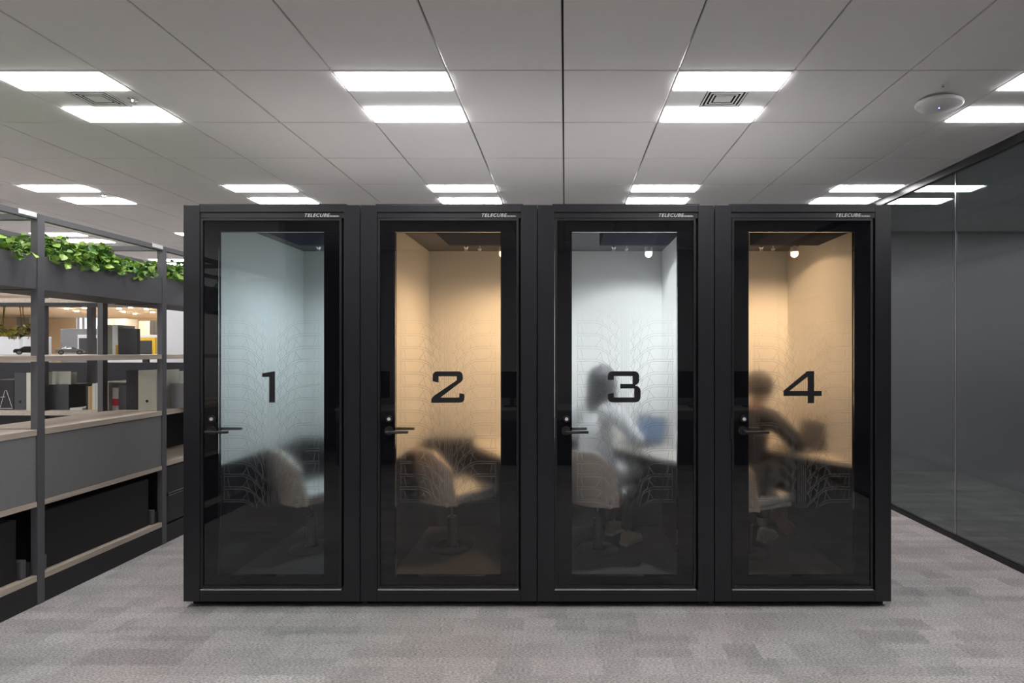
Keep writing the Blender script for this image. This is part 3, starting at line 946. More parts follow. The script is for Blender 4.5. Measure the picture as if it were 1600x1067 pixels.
def make_person(loc, yaw, label, P, cols, hair_long):
    """seated figure facing +x in its own frame; P holds the joints"""
    t = thing('person', label, 'person', loc, yaw)
    J = P
    # ---- body: head, neck, trunk, arms, legs and hands in one skinned surface
    pts = {}
    links = []
    hx, hy, hz = J['head']
    nx, ny, nz = J['neck']
    cx, cy, cz = J['chest']
    px, py, pz = J['pelvis']
    pts['pelvis'] = (px, py, pz, .095, .105)
    pts['waist'] = (*lerp(J['pelvis'], J['chest'], .45), .085, .11)
    pts['chest'] = (cx, cy, cz, .088, .125)
    pts['collar'] = (*lerp(J['chest'], J['neck'], .75), .045, .055)
    pts['neck'] = (nx, ny, nz, .048)
    pts['jaw'] = (hx + .005, hy, hz - .075, .062, .060)
    pts['face'] = (hx, hy, hz, .098, .078)
    pts['crown'] = (hx - .005, hy, hz + .075, .078, .066)
    links += chainlinks(['pelvis', 'waist', 'chest', 'collar', 'neck', 'jaw', 'face', 'crown'])
    for s, sd in ((1, 'l'), (-1, 'r')):
        sh, el, wr = J['shoulder_' + sd], J['elbow_' + sd], J['wrist_' + sd]
        pts['cl' + sd] = (*lerp(lerp(J['chest'], J['neck'], .75), sh, .5), .042)
        pts['sh' + sd] = (*sh, .042)
        pts['ua' + sd] = (*lerp(sh, el, .5), .034)
        pts['el' + sd] = (*el, .032)
        pts['fa' + sd] = (*lerp(el, wr, .4), .034)
        pts['wr' + sd] = (*wr, .026, .030)
        d = (Vector(wr) - Vector(el)).normalized()
        palm = Vector(wr) + d * .055
        pts['pa' + sd] = (*palm, .020, .040)
        links += chainlinks(['collar', 'cl' + sd, 'sh' + sd, 'ua' + sd, 'el' + sd, 'fa' + sd, 'wr' + sd, 'pa' + sd])
        hp, kn, an = J['hip_' + sd], J['knee_' + sd], J['ankle_' + sd]
        pts['hp' + sd] = (*hp, .075)
        pts['th' + sd] = (*lerp(hp, kn, .5), .064)
        pts['kn' + sd] = (*kn, .054)
        pts['ca' + sd] = (*lerp(kn, an, .35), .056)
        pts['an' + sd] = (*an, .038)
        links += chainlinks(['pelvis', 'hp' + sd, 'th' + sd, 'kn' + sd, 'ca' + sd, 'an' + sd])
    body = skin('body', pts, links, 'skin', t)
    # fingers: five chains rooted inside each palm, joined to the body mesh
    bm = bmesh.new(); bm.from_mesh(body.data)
    for s, sd in ((1, 'l'), (-1, 'r')):
        wr, el = Vector(J['wrist_' + sd]), Vector(J['elbow_' + sd])
        d = (wr - el).normalized()
        side = d.cross(Vector((0, 0, 1))).normalized() * s * -1
        up = side.cross(d).normalized()
        if up.z < 0:
            up = -up
        for k, ln in enumerate((.068, .076, .071, .055)):
            b0 = wr + d * .075 + side * (.027 - .018 * k)
            p1 = b0 + d * ln * .45 - up * .006
            p2 = b0 + d * ln * .8 - up * .020
            p3 = b0 + d * ln * .98 - up * .034
            tube(bm, [b0 - d * .02, b0, p1, p2, p3], [.009, .009, .0085, .008, .006], n=8)
        b0 = wr + d * .03 + side * .026
        tube(bm, [b0, b0 + d * .025 + side * .022, b0 + d * .048 + side * .028 - up * .01, b0 + d * .066 + side * .026 - up * .018], [.012, .011, .010, .007], n=8)
    # nose and ears grown on the head
    f = Vector((hx, hy, hz))
    tube(bm, [f + Vector((.088, 0, .018)), f + Vector((.104, 0, -.006)), f + Vector((.110, 0, -.020)), f + Vector((.092, 0, -.028))], [.008, .011, .014, .010], n=10)
    for s in (1, -1):
        ball(bm, f + Vector((-.008, s * .080, -.006)), (.016, .008, .028), 10, 8)
    bm.to_mesh(body.data); bm.free()
    for p in body.data.polygons:
        p.use_smooth = True
    for s in (1, -1):
        e = bmesh.new(); ball(e, f + Vector((.083, s * .031, .008)), (.010, .013, .008), 10, 8)
        obj('eye', e, 'eye_dark', t, smooth=True)
    e = bmesh.new(); ball(e, f + Vector((.078, 0, -.058)), (.010, .022, .006), 10, 8); obj('mouth', e, 'lips', t, smooth=True)
    # ---- hair
    bm = bmesh.new()
    n, rows = 28, 12
    grid = []
    drop = .20 if hair_long else .045
    for r in range(rows + 1):
        v = r / rows
        ring = []
        for k in range(n):
            a = 2 * PI * k / n                       # 0 = face side
            front = max(0.0, math.cos(a)) ** 1.5
            low = -.035 - drop * (1 - front) if hair_long else -.05 * (1 - front)
            low = low + front * (.085 if not hair_long else .09 + drop * .0)
            top = .118
            z = top + (low - top) * v
            zz = max(-1.0, min(1.0, z / .120))
            rad = math.sqrt(max(0.0, 1 - max(zz, 0) ** 2)) if z > 0 else 1.0 + (.10 * min(1, -z / .18) if hair_long else -.25 * min(1, -z / .1))
            wob = 1 + .02 * math.sin(9 * a + 5 * v)
            ring.append(bm.verts.new((hx - .012 + math.cos(a) * .112 * rad * wob, hy + math.sin(a) * .096 * rad * wob, hz + z)))
        grid.append(ring)
    for a, b_ in zip(grid, grid[1:]):
        for k in range(n):
            bm.faces.new((a[k], a[(k + 1) % n], b_[(k + 1) % n], b_[k]))
    bmesh.ops.remove_doubles(bm, verts=grid[0], dist=.03)
    h = obj('hair', bm, 'hair_black', t, smooth=True)
    so = h.modifiers.new('thick', 'SOLIDIFY'); so.thickness = .014; so.offset = 0
    # ---- clothes
    pts = {}
    g = .016
    pts['pelvis'] = (px, py, pz + .03, .120 + g, .135)
    pts['waist'] = (*lerp(J['pelvis'], J['chest'], .45), .112 + g, .145)
    pts['chest'] = (cx, cy, cz, .110 + g, .165)
    pts['collar'] = (*lerp(J['chest'], J['neck'], .70), .080 + g, .10)
    pts['col2'] = (*lerp(J['chest'], J['neck'], .93), .058 + g * .3, .066)
    links = chainlinks(['pelvis', 'waist', 'chest', 'collar', 'col2'])
    for sd in 'lr':
        sh, el, wr = J['shoulder_' + sd], J['elbow_' + sd], J['wrist_' + sd]
        pts['cl' + sd] = (*lerp(lerp(J['chest'], J['neck'], .70), sh, .5), .082)
        pts['sh' + sd] = (*sh, .074)
        pts['ua' + sd] = (*lerp(sh, el, .5), .064)
        pts['el' + sd] = (*el, .056)
        pts['fa' + sd] = (*lerp(el, wr, .5), .048)
        pts['cu' + sd] = (*lerp(el, wr, .88), .040)
        links += chainlinks(['collar', 'cl' + sd, 'sh' + sd, 'ua' + sd, 'el' + sd, 'fa' + sd, 'cu' + sd])
    trunk = ['pelvis', 'waist', 'chest', 'collar', 'col2']
    limbs = [skin('tmp', {k: pts[k] for k in trunk}, chainlinks(trunk), cols['top'], None)]
    for sd in 'lr':
        pts['rt' + sd] = (*lerp(J['chest'], J['neck'], .62), .090)
        pts['cl' + sd] = (*pts['cl' + sd][:3], .092)
        ch = [q + sd for q in ('rt', 'cl', 'sh', 'ua', 'el', 'fa', 'cu')]
        limbs.append(skin('tmp', {k: pts[k] for k in ch}, chainlinks(ch), cols['top'], None))
    fuse(cols['top_name'], limbs, cols['top'], t)
    pts = {'pelvis': (px, py, pz, .122, .128)}
    links = []
    for sd in 'lr':
        hp, kn, an = J['hip_' + sd], J['knee_' + sd], J['ankle_' + sd]
        pts['hp' + sd] = (*hp, .098)
        pts['th' + sd] = (*lerp(hp, kn, .5), .088)
        pts['kn' + sd] = (*kn, .076)
        pts['ca' + sd] = (*lerp(kn, an, cols.get('hem', .9) * .45), .070)
        pts['hem' + sd] = (*lerp(kn, an, cols.get('hem', .9)), .056)
        links += chainlinks(['pelvis', 'hp' + sd, 'th' + sd, 'kn' + sd, 'ca' + sd, 'hem' + sd])
    skin(cols.get('bottom_name', 'trousers'), pts, links, cols['bottom'], t)
    if cols.get('tights'):
        for sd in 'lr':
            kn, an = J['knee_' + sd], J['ankle_' + sd]
            q = {'a': (*kn, .066), 'b': (*lerp(kn, an, .35), .060), 'c': (*lerp(kn, an, .75), .046), 'd': (*lerp(kn, an, 1.0), .042)}
            skin('stocking', q, chainlinks(['a', 'b', 'c', 'd']), cols['tights'], t)
    # ---- shoes: sole and upper, oriented heel -> toe
    for sd in 'lr':
        heel, toe = Vector(J['heel_' + sd]), Vector(J['toe_' + sd])
        d = (toe - heel).normalized()
        side = Vector((-math.sin(J.get('foot_yaw_' + sd, 0)), math.cos(J.get('foot_yaw_' + sd, 0)), 0))
        side = (side - d * side.dot(d)).normalized()
        up = d.cross(side)
        if up.z < 0 and abs(d.z) < .9:
            up = -up
        if 'up_' + sd in J:
            up = Vector(J['up_' + sd]); up = (up - d * up.dot(d)).normalized()
        side = up.cross(d).normalized()
        M3 = Matrix((( d.x, side.x, up.x, heel.x), (d.y, side.y, up.y, heel.y), (d.z, side.z, up.z, heel.z), (0, 0, 0, 1)))
        Lf = (toe - heel).length
        def outline(k, grow=0.0):
            pr = [(0.0, .022), (.04, .032), (.25, .034), (.45, .036), (.7, .046), (.85, .044), (.96, .030), (1.0, .012)]
            return [(u * Lf + (grow if u > .5 else -grow), w + grow) for u, w in pr]
        def slab(z0, z1, grow):
            bm = bmesh.new()
            o_ = outline(0, grow)
            ring = [(u, w) for u, w in o_] + [(u, -w) for u, w in reversed(o_)]
            lo = [bm.verts.new((u, w, z0)) for u, w in ring]; hi = [bm.verts.new((u, w, z1)) for u, w in ring]
            nn = len(ring)
            for k in range(nn):
                bm.faces.new((lo[k], lo[(k + 1) % nn], hi[(k + 1) % nn], hi[k]))
            bm.faces.new(lo[::-1]); bm.faces.new(hi)
            return bm
        bm = bmesh.new()
        rows_ = []
        for u, w, hgt_ in ((.0, .026, .075), (.06, .034, .085), (.22, .036, .088), (.40, .038, .074), (.58, .043, .058), (.75, .045, .048), (.88, .040, .040), (.97, .024, .030)):
            row = []
            for a in range(0, 181, 20):
                ca, sa = math.cos(math.radians(a)), math.sin(math.radians(a))
                row.append(bm.verts.new((u * Lf, w * ca, .018 + hgt_ * (sa ** .7))))
            rows_.append(row)
        for a, b_ in zip(rows_, rows_[1:]):
            for k in range(len(a) - 1):
                bm.faces.new((a[k], a[k + 1], b_[k + 1], b_[k]))
        bm.faces.new(rows_[0]); bm.faces.new(rows_[-1][::-1])
        sh_ = obj('shoe', bm, cols['shoe'], t, smooth=True, xf=M3)
        obj('shoe_midsole', slab(.006, .022, .003), cols['midsole'], sh_, xf=M3)
        obj('shoe_sole', slab(-.001, .006, .0035), cols['sole'], sh_, xf=M3)
        if cols.get('laces'):
            bm = bmesh.new()
            for k in range(4):
                u = (.34 + .08 * k) * Lf
                zz = .018 + .080 - k * .008
                tube(bm, [(u, -.024, zz - .016), (u + .006, 0, zz), (u, .024, zz - .016)], .0028, n=6)
            obj('laces', bm, 'shoe_white', sh_, xf=M3)
    return t

FZ = .06   # booth floor
# person in white: upright, facing the desk, laptop in front
P3 = dict(pelvis=(-.04, 0, .625), chest=(-.01, 0, .93), neck=(.02, 0, 1.13), head=(.055, 0, 1.275),
          shoulder_l=(-.01, .165, 1.06), elbow_l=(.02, .33, .870), wrist_l=(.27, .17, .855),
          shoulder_r=(-.01, -.165, 1.06), elbow_r=(.02, -.33, .870), wrist_r=(.26, -.14, .855),
          hip_l=(-.01, .09, .608), knee_l=(.36, .115, .60), ankle_l=(.30, .10, FZ + .10),
          hip_r=(-.01, -.09, .608), knee_r=(.36, -.10, .60), ankle_r=(.20, -.10, FZ + .10),
          heel_l=(.27, .10, FZ), toe_l=(.49, .12, FZ), heel_r=(.17, -.10, FZ), toe_r=(.39, -.11, FZ))
p3 = make_person((bc(3) - .115, FY + .735, 0), math.radians(50), 'seated person with black bobbed hair in white shirt, pale skirt and beige sneakers',
                 P3, dict(top='shirt_white', top_name='shirt', bottom='skirt_white', shoe='shoe_beige', midsole='shoe_white', sole='shoe_white', laces=True, hem=.22, bottom_name='skirt', tights='jacket_dark'), True)
# person in dark clothes: leaning forward, one foot tucked back on its toes
P4 = dict(pelvis=(-.06, 0, .625), chest=(.03, 0, .92), neck=(.10, 0, 1.09), head=(.145, 0, 1.235),
          shoulder_l=(.03, .175, 1.02), elbow_l=(.04, .35, .860), wrist_l=(.28, .16, .845),
          shoulder_r=(.03, -.175, 1.02), elbow_r=(.02, -.36, .860), wrist_r=(.24, -.18, .866),
          hip_l=(-.02, .09, .608), knee_l=(.40, .10, .60), ankle_l=(.29, .06, FZ + .10),
          hip_r=(-.02, -.09, .608), knee_r=(.42, -.05, .66), ankle_r=(.39, .0, .36),
          heel_l=(.26, .06, FZ), toe_l=(.46, .05, FZ), heel_r=(.345, .01, .275), toe_r=(.485, -.085, .105),
          up_r=(.72, .60, .30))
p4 = make_person((bc(4) - .080, FY + .66, 0), math.radians(40), 'seated person with short dark hair in dark jacket leaning towards the desk',
                 P4, dict(top='jacket_dark', top_name='jacket', bottom='trouser_dark', shoe='shoe_white', midsole='shoe_white', sole='shoe_sole'), False)

# laptops on the booth desks
def laptop(loc, rz, label, scr):
    t = thing('laptop', label, 'laptop', loc, rz)
    obj('base', B((-.15, .15, -.105, .105, 0, .014), bev=.003), 'screen_back', t)
    obj('keyboard', B((-.13, .13, -.02, .085, .014, .0155)), 'screen_off', t)
    xf = Matrix.Translation((0, -.105, .014)) @ Matrix.Rotation(math.radians(12), 4, 'X')
    ld = obj('lid', B((-.15, .15, -.006, 0, 0, .20), bev=.002), 'screen_back', t, xf=xf)
    obj('screen', B((-.14, .14, .0002, .0012, .012, .19)), scr, ld, xf=xf)
    return t
laptop((bc(3) + .205, FY + .93, .786), math.radians(128), 'open laptop with a blue screen on the desk behind door 3', 'laptop_screen')
laptop((bc(4) + .270, FY + .74, .786), math.radians(95), 'dark laptop standing open on the desk behind door 4', 'screen_off')

# ------------------------------------------------------------------ shelving unit on the left
PW = .042
POSTS = [3.00 + .93 * k for k in range(-3, 4)]          # near faces of the posts, front to back
XM, XB = -3.57, -4.02                                    # middle and rear post planes (right faces)
ZT = 2.31
MODS = list(zip(POSTS, POSTS[1:]))
su = thing('shelving_unit', 'long charcoal metal shelving frame with pale wood shelves and planters', 'shelving', (XL, POSTS[0], 0))
def sb(name, x0, x1, y0, y1, z0, z1, m, bev=.0015, parent=None):
    """box in world measures, hung on the shelving unit"""
    bm = B((x0 - XL, x1 - XL, y0 - POSTS[0], y1 - POSTS[0], z0, z1), bev=bev)
    return obj(name, bm, m, parent or su)
for y in POSTS:
    sb('post', XL - PW, XL, y, y + PW, 0, ZT, 'shelf_metal')
    sb('post', XM - PW, XM, y, y + PW, 0, ZT - .04, 'shelf_metal')
    sb('cross_rail', XM, XL - PW, y + .006, y + PW - .006, ZT - .035, ZT, 'shelf_metal')
for (a, b) in MODS:
    a2 = a + PW
    sb('top_rail', XL - PW + .004, XL - .002, a2, b, ZT - .036, ZT, 'shelf_metal')
    sb('top_rail', XM - PW + .004, XM - .002, a2, b, ZT - .076, ZT - .04, 'shelf_metal')
    sb('upper_shelf', XM + .003, XL - .004, a2 + .001, b - .001, 1.436, 1.470, 'shelf_wood')
for k, (a, b) in enumerate(MODS):
    a2 = a + PW
    # planter trough between the front posts
    sb('planter_trough', XL - .018, XL - .004, a2 + .001, b - .001, 1.862, 2.062, 'shelf_metal')
    sb('planter_trough', XM + .05, XM + .064, a2 + .001, b - .001, 1.862, 2.062, 'shelf_metal')
    sb('planter_base', XM + .064, XL - .018, a2 + .001, b - .001, 1.862, 1.876, 'shelf_black')
    sb('planter_soil', XM + .064, XL - .018, a2 + .002, b - .002, 1.98, 2.01, 'soil', bev=0)
    # counter
    sb('counter', XM + .03, XL - .002, a2 + .001, b - .001, 1.000, 1.036, 'shelf_wood', bev=.002)
    if k != 4:
        fp = sb('felt_panel', XL - .030, XL - .006, a2 + .002, b - .002, .612, .998, 'felt', bev=.003)
        sb('middle_ledge', XM + .03, XL - .002, a2 + .001, b - .001, .580, .611, 'shelf_wood')
        sb('lower_ledge', XM + .03, XL - .002, a2 + .001, b - .001, .140, .176, 'shelf_wood')
        sb('back_board', XM + .01, XM + .03, a2 + .001, b - .001, .06, .998, 'shelf_black')
        bx_ = sb('storage_box', XL - .36, XL - .045, a2 + .045, b - .075, .178, .530, 'box_black', bev=.004)
        sb('runner_bracket', XL - .10, XL - .03, b - .066, b - .036, .178, .285, 'shelf_metal', bev=.002)
        sb('runner_bracket', XL - .085, XL - .028, b - .034, b - .012, .178, .262, 'shelf_black', bev=.002)
        sb('runner_bracket', XL - .085, XL - .03, a2 + .004, a2 + .040, .178, .27, 'shelf_metal', bev=.002)
    else:
        sb('middle_ledge', XM + .03, XL - .002, a2 + .001, b - .001, .600, .636, 'shelf_wood')
        sb('back_board', XM + .01, XM + .03, a2 + .001, b - .001, .06, .998, 'shelf_black')
        d1 = sb('drawer', XL - .40, XL - .012, a2 + .004, b - .004, .375, .590, 'shelf_black', bev=.003)
        sb('drawer_pull', XL - .012, XL - .003, a2 + .02, b - .02, .375, .384, 'shelf_metal', parent=d1)
        d2 = sb('drawer', XL - .40, XL - .012, a2 + .004, b - .004, .150, .368, 'shelf_black', bev=.003)
        sb('drawer_pull', XL - .012, XL - .003, a2 + .02, b - .02, .358, .367, 'shelf_metal', parent=d2)
    sb('base_panel', XM + .03, XL - .004, a2 + .001, b - .001, 0.0, .139, 'shelf_black')
# small white number clips on the top rail
for y in (POSTS[3] - .055, POSTS[4] - .045):
    sb('rail_clip', XL - .036, XL + .001, y - .05, y + .05, ZT - .026, ZT + .002, 'print_white', bev=.001)

# ---- planting in the troughs
def leaf_clump(name, label, x0, x1, y0, y1, zb, n, hmax, mat='leaf', size=.034, spill=.0, seed=1, group=None, ylim=None):
    rnd = random.Random(seed)
    t = thing(name, label, 'plant', ((x0 + x1) / 2, (y0 + y1) / 2, zb), 0, group)
    ox, oy = (x0 + x1) / 2, (y0 + y1) / 2
    bm = bmesh.new(); st = bmesh.new()
    out = [(0, 0, 0), (.35, .52, .10), (.75, .50, .06), (1.25, 0, -.14), (.75, -.50, .06), (.35, -.52, .10)]
    rim = .058
    fi, fo, ri = XL - .018 - ox, XL - .004 - ox, XM + .064 - ox       # trough faces in the plant's own frame
    def clear(ps):
        ylo, yhi = y0 - .010 - oy, y1 + .010 - oy
        if ylim:
            ylo, yhi = max(ylo, ylim[0] - oy), min(yhi, ylim[1] - oy)
        for q in ps:
            if q.y < ylo or q.y > yhi:
                return False
        if not ylim:
            return True
        if min(q.z for q in ps) < rim + .004:                         # low leaves stay wholly inside or wholly outside
            inside = all(ri + .002 < q.x < fi - .002 for q in ps) and min(q.z for q in ps) > .003
            outside = all(q.x > fo + .002 for q in ps)
            return inside or outside
        return True
    for k in range(n):
        for attempt in range(12):
            u, v = rnd.random(), rnd.random()
            x = (x0 + (x1 - x0) * u) - ox
            y = (y0 + (y1 - y0) * v) - oy
            env = (1 - abs(2 * v - 1) ** 3.5) * (.8 + .2 * math.sin(seed * 1.7 + v * 11) * math.cos(seed + v * 23))
            z = (.02 + (hmax - .02) * max(.08, env) * rnd.random() ** .6)
            over = bool(spill) and rnd.random() < spill
            if over:
                x = fo + rnd.uniform(.006, .035); z = rnd.uniform(-.01, .10) + .03
            s = size * rnd.uniform(.65, 1.25)
            e = Euler((rnd.uniform(-.9, .9), rnd.uniform(-.2, 1.2), rnd.uniform(-PI, PI)))
            M = Matrix.Translation((x, y, z)) @ e.to_matrix().to_4x4()
            ps = [M @ (Vector(p) * s) for p in out]
            if clear(ps):
                break
        else:
            continue
        mid = bm.verts.new(M @ Vector((.62 * s, 0, -.05 * s)))
        vs = [bm.verts.new(p) for p in ps]
        for a in range(6):
            bm.faces.new((vs[a], vs[(a + 1) % 6], mid))
        if over and ylim:
            tube(st, [(fi - .03, y, -.005), (fi - .012, y, rim * .8), ((fi + fo) / 2, y, rim + .012), (fo + .005, y, rim + .004), (x, y, z)], [.0025, .0025, .002, .002, .0015], n=5)
        elif k % 9 == 0:
            tube(st, [(x * .6, y, -.005), (x * .8, y, z * .6), (x, y, z)], [.003, .0025, .0015], n=5)
    f = obj('foliage', bm, mat, t); f['kind'] = 'stuff'
    sm_ = obj('stems', st, mat, t); sm_['kind'] = 'stuff'
    return t
def plants(a, b, spans, base):
    for q, (v0, v1, h, n, lab) in enumerate(spans):
        y0, y1 = a + PW + v0 * (b - a), a + PW + v1 * (b - a)
        leaf_clump('ivy_plant', lab, XM + .08, XL - .03, y0, y1, 2.01, int(n * 2.3), h, spill=.05, seed=base + q, group='ivy plants in the planter troughs', ylim=(a + PW + .004, b - .004))
plants(POSTS[2], POSTS[3], [(.36, .62, .26, 300, 'tall green ivy clump at the near trough, highest of the ivy plants'), (.62, .93, .17, 300, 'green ivy clump in the near trough beside the post with a white clip')], 11)
plants(POSTS[3], POSTS[4], [(.0, .31, .24, 380, 'green ivy clump in the middle trough against its near post'),
                            (.31, .60, .26, 420, 'green ivy clump in the centre of the middle trough, spilling over the edge'),
                            (.60, .88, .19, 360, 'rounded green ivy clump in the middle trough towards the booths')], 21)
plants(POSTS[4], POSTS[5], [(.02, .45, .26, 380, 'green ivy clump in the far trough beside booth 1')], 31)
plants(POSTS[0], POSTS[1], [(.20, .90, .22, 260, 'green ivy clump in the trough furthest from the booths')], 41)

# ---- wing of the shelving running off to the left behind the front unit
WY = POSTS[4]
WX = [-3.611, -4.03, -4.95, -5.88]
wing = thing('shelf_wing', 'charcoal shelf wing with pale wood boards carrying file boxes and model cars', 'shelving', (WX[0], WY, 0))
def wb(name, x0, x1, y0, y1, z0, z1, m, bev=.0015):
    return obj(name, B((x0 - WX[0], x1 - WX[0], y0 - WY, y1 - WY, z0, z1), bev=bev), m, wing)
for x in WX[1:]:
    for y in (WY, WY + .40):
        wb('post', x - PW, x, y, y + PW, 0, ZT - .04, 'shelf_metal')
for x0, x1 in zip(WX[1:], WX):
    e = -.001 if x1 != WX[0] else 0
    xr = x1 - PW if x1 != WX[0] else x1
    for y in (WY, WY + .40):
        wb('top_rail', x0 + .001, xr - .001, y + .004, y + PW - .004, ZT - .078, ZT - .042, 'shelf_metal')
    wb('counter', x0 + .001, xr - .001, WY + .002, WY + .44, 1.000, 1.036, 'shelf_wood')
    wb('upper_shelf', x0 + .001, xr - .001, WY + .002, WY + .44, 1.436, 1.470, 'shelf_wood')
    wb('top_shelf', x0 + .001, xr - .001, WY + .002, WY + .44, 1.872, 1.905, 'shelf_wood')
    wb('shelf_rail', x0 + .001, xr - .001, WY + .004, WY + .03, 1.846, 1.8715, 'shelf_black')
    wb('back_board', x0 + .001, xr - .001, WY + .42, WY + .44, .05, .999, 'shelf_black')

# ---- things on the shelves; they face the aisle in front of the wing
ZU, ZL = 1.470, 1.036
YI = WY + .06                                   # front of the row of things
def wx(px, Y=4.03):
    return (px - 883) * Y / FOC
def toy_car(loc, rz, label, paint, l=.235):
    t = thing('model_car', label, 'model car', loc, rz, None)
    w = l * .42
    prof = [(-.50, .09), (-.50, .20), (-.46, .255), (-.30, .275), (-.16, .375), (.04, .385), (.22, .28), (.42, .235), (.50, .17), (.50, .09)]
    bm = bmesh.new()
    sides = []
    for yy, inset in ((-.5, .0), (-.38, 1.0), (.38, 1.0), (.5, .0)):
        row = []
        for (x, z) in prof:
            zz = z * l
            if inset == 0 and z > .27:
                zz = .27 * l
            row.append(bm.verts.new((x * l * (1 if inset else .985), yy * w, zz)))
        sides.append(row)
    for a, b in zip(sides, sides[1:]):
        for k in range(len(prof)):
            kk = (k + 1) % len(prof)
            bm.faces.new((a[k], a[kk], b[kk], b[k]))
    bm.faces.new(sides[0][::-1]); bm.faces.new(sides[-1])
    obj('body', bm, paint, t)
    for s in (-1, 1):
        obj('side_window', B((-.13 * l, .06 * l, s * w * .435 - .001, s * w * .435 + .001, .285 * l, .36 * l)), 'screen_off', t)
        for x in (-.31, .31):
            bm = bmesh.new(); cyl(bm, (x * l, s * w * .36, .10 * l), (x * l, s * w * .53, .10 * l), .10 * l, n=18)
            wh = obj('wheel', bm, 'rubber', t)
            bm = bmesh.new(); cyl(bm, (x * l, s * w * .50, .10 * l), (x * l, s * w * .545, .10 * l), .065 * l, n=14)
            obj('wheel_rim', bm, 'car_silver', wh)
    return t
toy_car((wx(104), YI + .07, ZU), PI / 4, 'small silver model car on the upper shelf', 'car_silver', .170)
toy_car((wx(39), YI + .07, ZU), PI / 4, 'small black model car on the upper shelf by the near post', 'car_black', .170)

def upright(name, label, cat, px0, px1, h, d, z0, m, y0=0.0, bev=.002, group=None):
    '''upright box seen between two picture columns, its face towards the aisle'''
    x0, x1 = wx(px0), wx(px1)
    t = thing(name, label, cat, ((x0 + x1) / 2, YI + y0 + d / 2, z0), 0, group)
    w = x1 - x0
    obj('body', B((-w / 2, w / 2, -d / 2, d / 2, 0, h), bev=bev), m, t)
    return t, w, d
def file_box(label, px0, px1, h, m, d=.24, hole=True, y0=0.0):
    x0, x1 = wx(px0), wx(px1)
    w = x1 - x0
    t = thing('file_box', label, 'file box', ((x0 + x1) / 2, YI + y0 + d / 2, ZL))
    th = .004
    obj('shell', B((-w / 2, -w / 2 + th, -d / 2, d / 2, 0, h), (w / 2 - th, w / 2, -d / 2, d / 2, 0, h),
                   (-w / 2 + th, w / 2 - th, -d / 2, -d / 2 + th, 0, h), (-w / 2 + th, w / 2 - th, d / 2 - th, d / 2, 0, h * .75),
                   (-w / 2 + th, w / 2 - th, -d / 2 + th, d / 2 - th, 0, th)), m, t)
    obj('papers', B((-w / 2 + .010, w / 2 - .010, -d / 2 + .02, d / 2 - .02, th, h * .8)), 'paper', t)
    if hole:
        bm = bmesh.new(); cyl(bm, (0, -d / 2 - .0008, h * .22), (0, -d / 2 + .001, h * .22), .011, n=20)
        obj('finger_hole_dark', bm, 'rubber', t)  # black disc on the uncut face, painting the dark inside the hole
    return t
def book(label, x, w, h, m, d=.17, y0=0.0, z=None, group=None):
    '''upright book, spine towards the aisle'''
    t = thing('book', label, 'book', (x, YI + y0 + d / 2, ZL if z is None else z), 0, group)
    th = .0022
    obj('cover', B((-w / 2, -w / 2 + th, -d / 2, d / 2, 0, h), (w / 2 - th, w / 2, -d / 2, d / 2, 0, h), (-w / 2 + th, w / 2 - th, -d / 2, -d / 2 + th, 0, h)), m, t)
    obj('pages', B((-w / 2 + th, w / 2 - th, -d / 2 + th, d / 2 - .004, .003, h - .003)), 'paper', t)
    return t

# lower level
t, w, d = upright('picture_box', 'black box with a white line drawing of a chair on its face', 'box', -16, 30, .235, .18, ZL, 'box_black')
bm = bmesh.new()
for p in ([(-.02, .012), (-.045, .10), (-.06, .16)], [(.012, .02), (.048, .15), (.060, .155), (.105, .02)], [(.015, .10), (.050, .103)], [(-.10, .012), (.108, .012)]):
    tube(bm, [(a, -d / 2 - .001, b) for a, b in p], .0016, n=5)
obj('line_drawing', bm, 'print_white', t)
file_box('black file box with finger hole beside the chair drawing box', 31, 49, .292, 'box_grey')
file_box('slim cream file box beside the near post', 49.6, 57, .292, 'cream', hole=False)
t, w, d = upright('storage_carton', 'dark grey carton with pale paper sheets standing out of its top', 'box', 82, 115, .198, .20, ZL, 'box_grey')
obj('paper_sheet', B((-.085, .062, -.06, -.056, .15, .302)), 'cream', t)
obj('paper_sheet', B((-.03, .068, -.02, -.016, .15, .292)), 'paper', t)
t, w, d = upright('paper_stack', 'low stack of white papers beside the dark grey carton', 'paper', 117, 136, .016, .20, ZL, 'paper', bev=0)
xx = wx(138.2)
for k, (w, h, m, lab) in enumerate([(.014, .190, 'box_black', 'thin black book at the end of the upright row'), (.018, .184, 'tan', 'tan book beside the thin black one'),
                                     (.012, .188, 'ochre', 'narrow ochre book in the upright row'), (.026, .205, 'paper', 'thick white book in the upright row'),
                                     (.018, .210, 'cream', 'cream book beside the thick white one'), (.026, .213, 'cream', 'cream book against the middle post')]):
    book(lab, xx + w / 2, w, h, m, group='books in the upright row', y0=.02)
    xx += w + .0015
t = thing('bookend', 'open white frame standing beside the middle post', 'frame', (wx(172), YI + .10, ZL))
obj('side_plate', B((0, .014, -.09, .09, 0, .225)), 'paper', t)
obj('top_plate', B((.0142, .158, -.09, .09, .215, .225)), 'paper', t)
t = book('pale book with a red label inside the white frame', wx(182.5), .052, .172, 'paper', y0=.03)
obj('red_label', B((-.025, .025, -.0862, -.0851, .03, .085)), 'red', t)
upright('grey_folder', 'dark grey folder beside the book with the red label', 'folder', 188.5, 201, .198, .16, ZL, 'box_grey', y0=.02)
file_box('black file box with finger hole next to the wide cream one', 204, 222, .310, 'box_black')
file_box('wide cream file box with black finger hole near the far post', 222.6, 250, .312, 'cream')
t, w, d = upright('storage_carton', 'mid grey carton with papers standing in it beyond the far post', 'box', 253, 280, .20, .20, ZL, 'panel_grey', y0=.12)
obj('paper_sheet', B((-.03, .060, -.05, -.046, .15, .30)), 'paper', t)
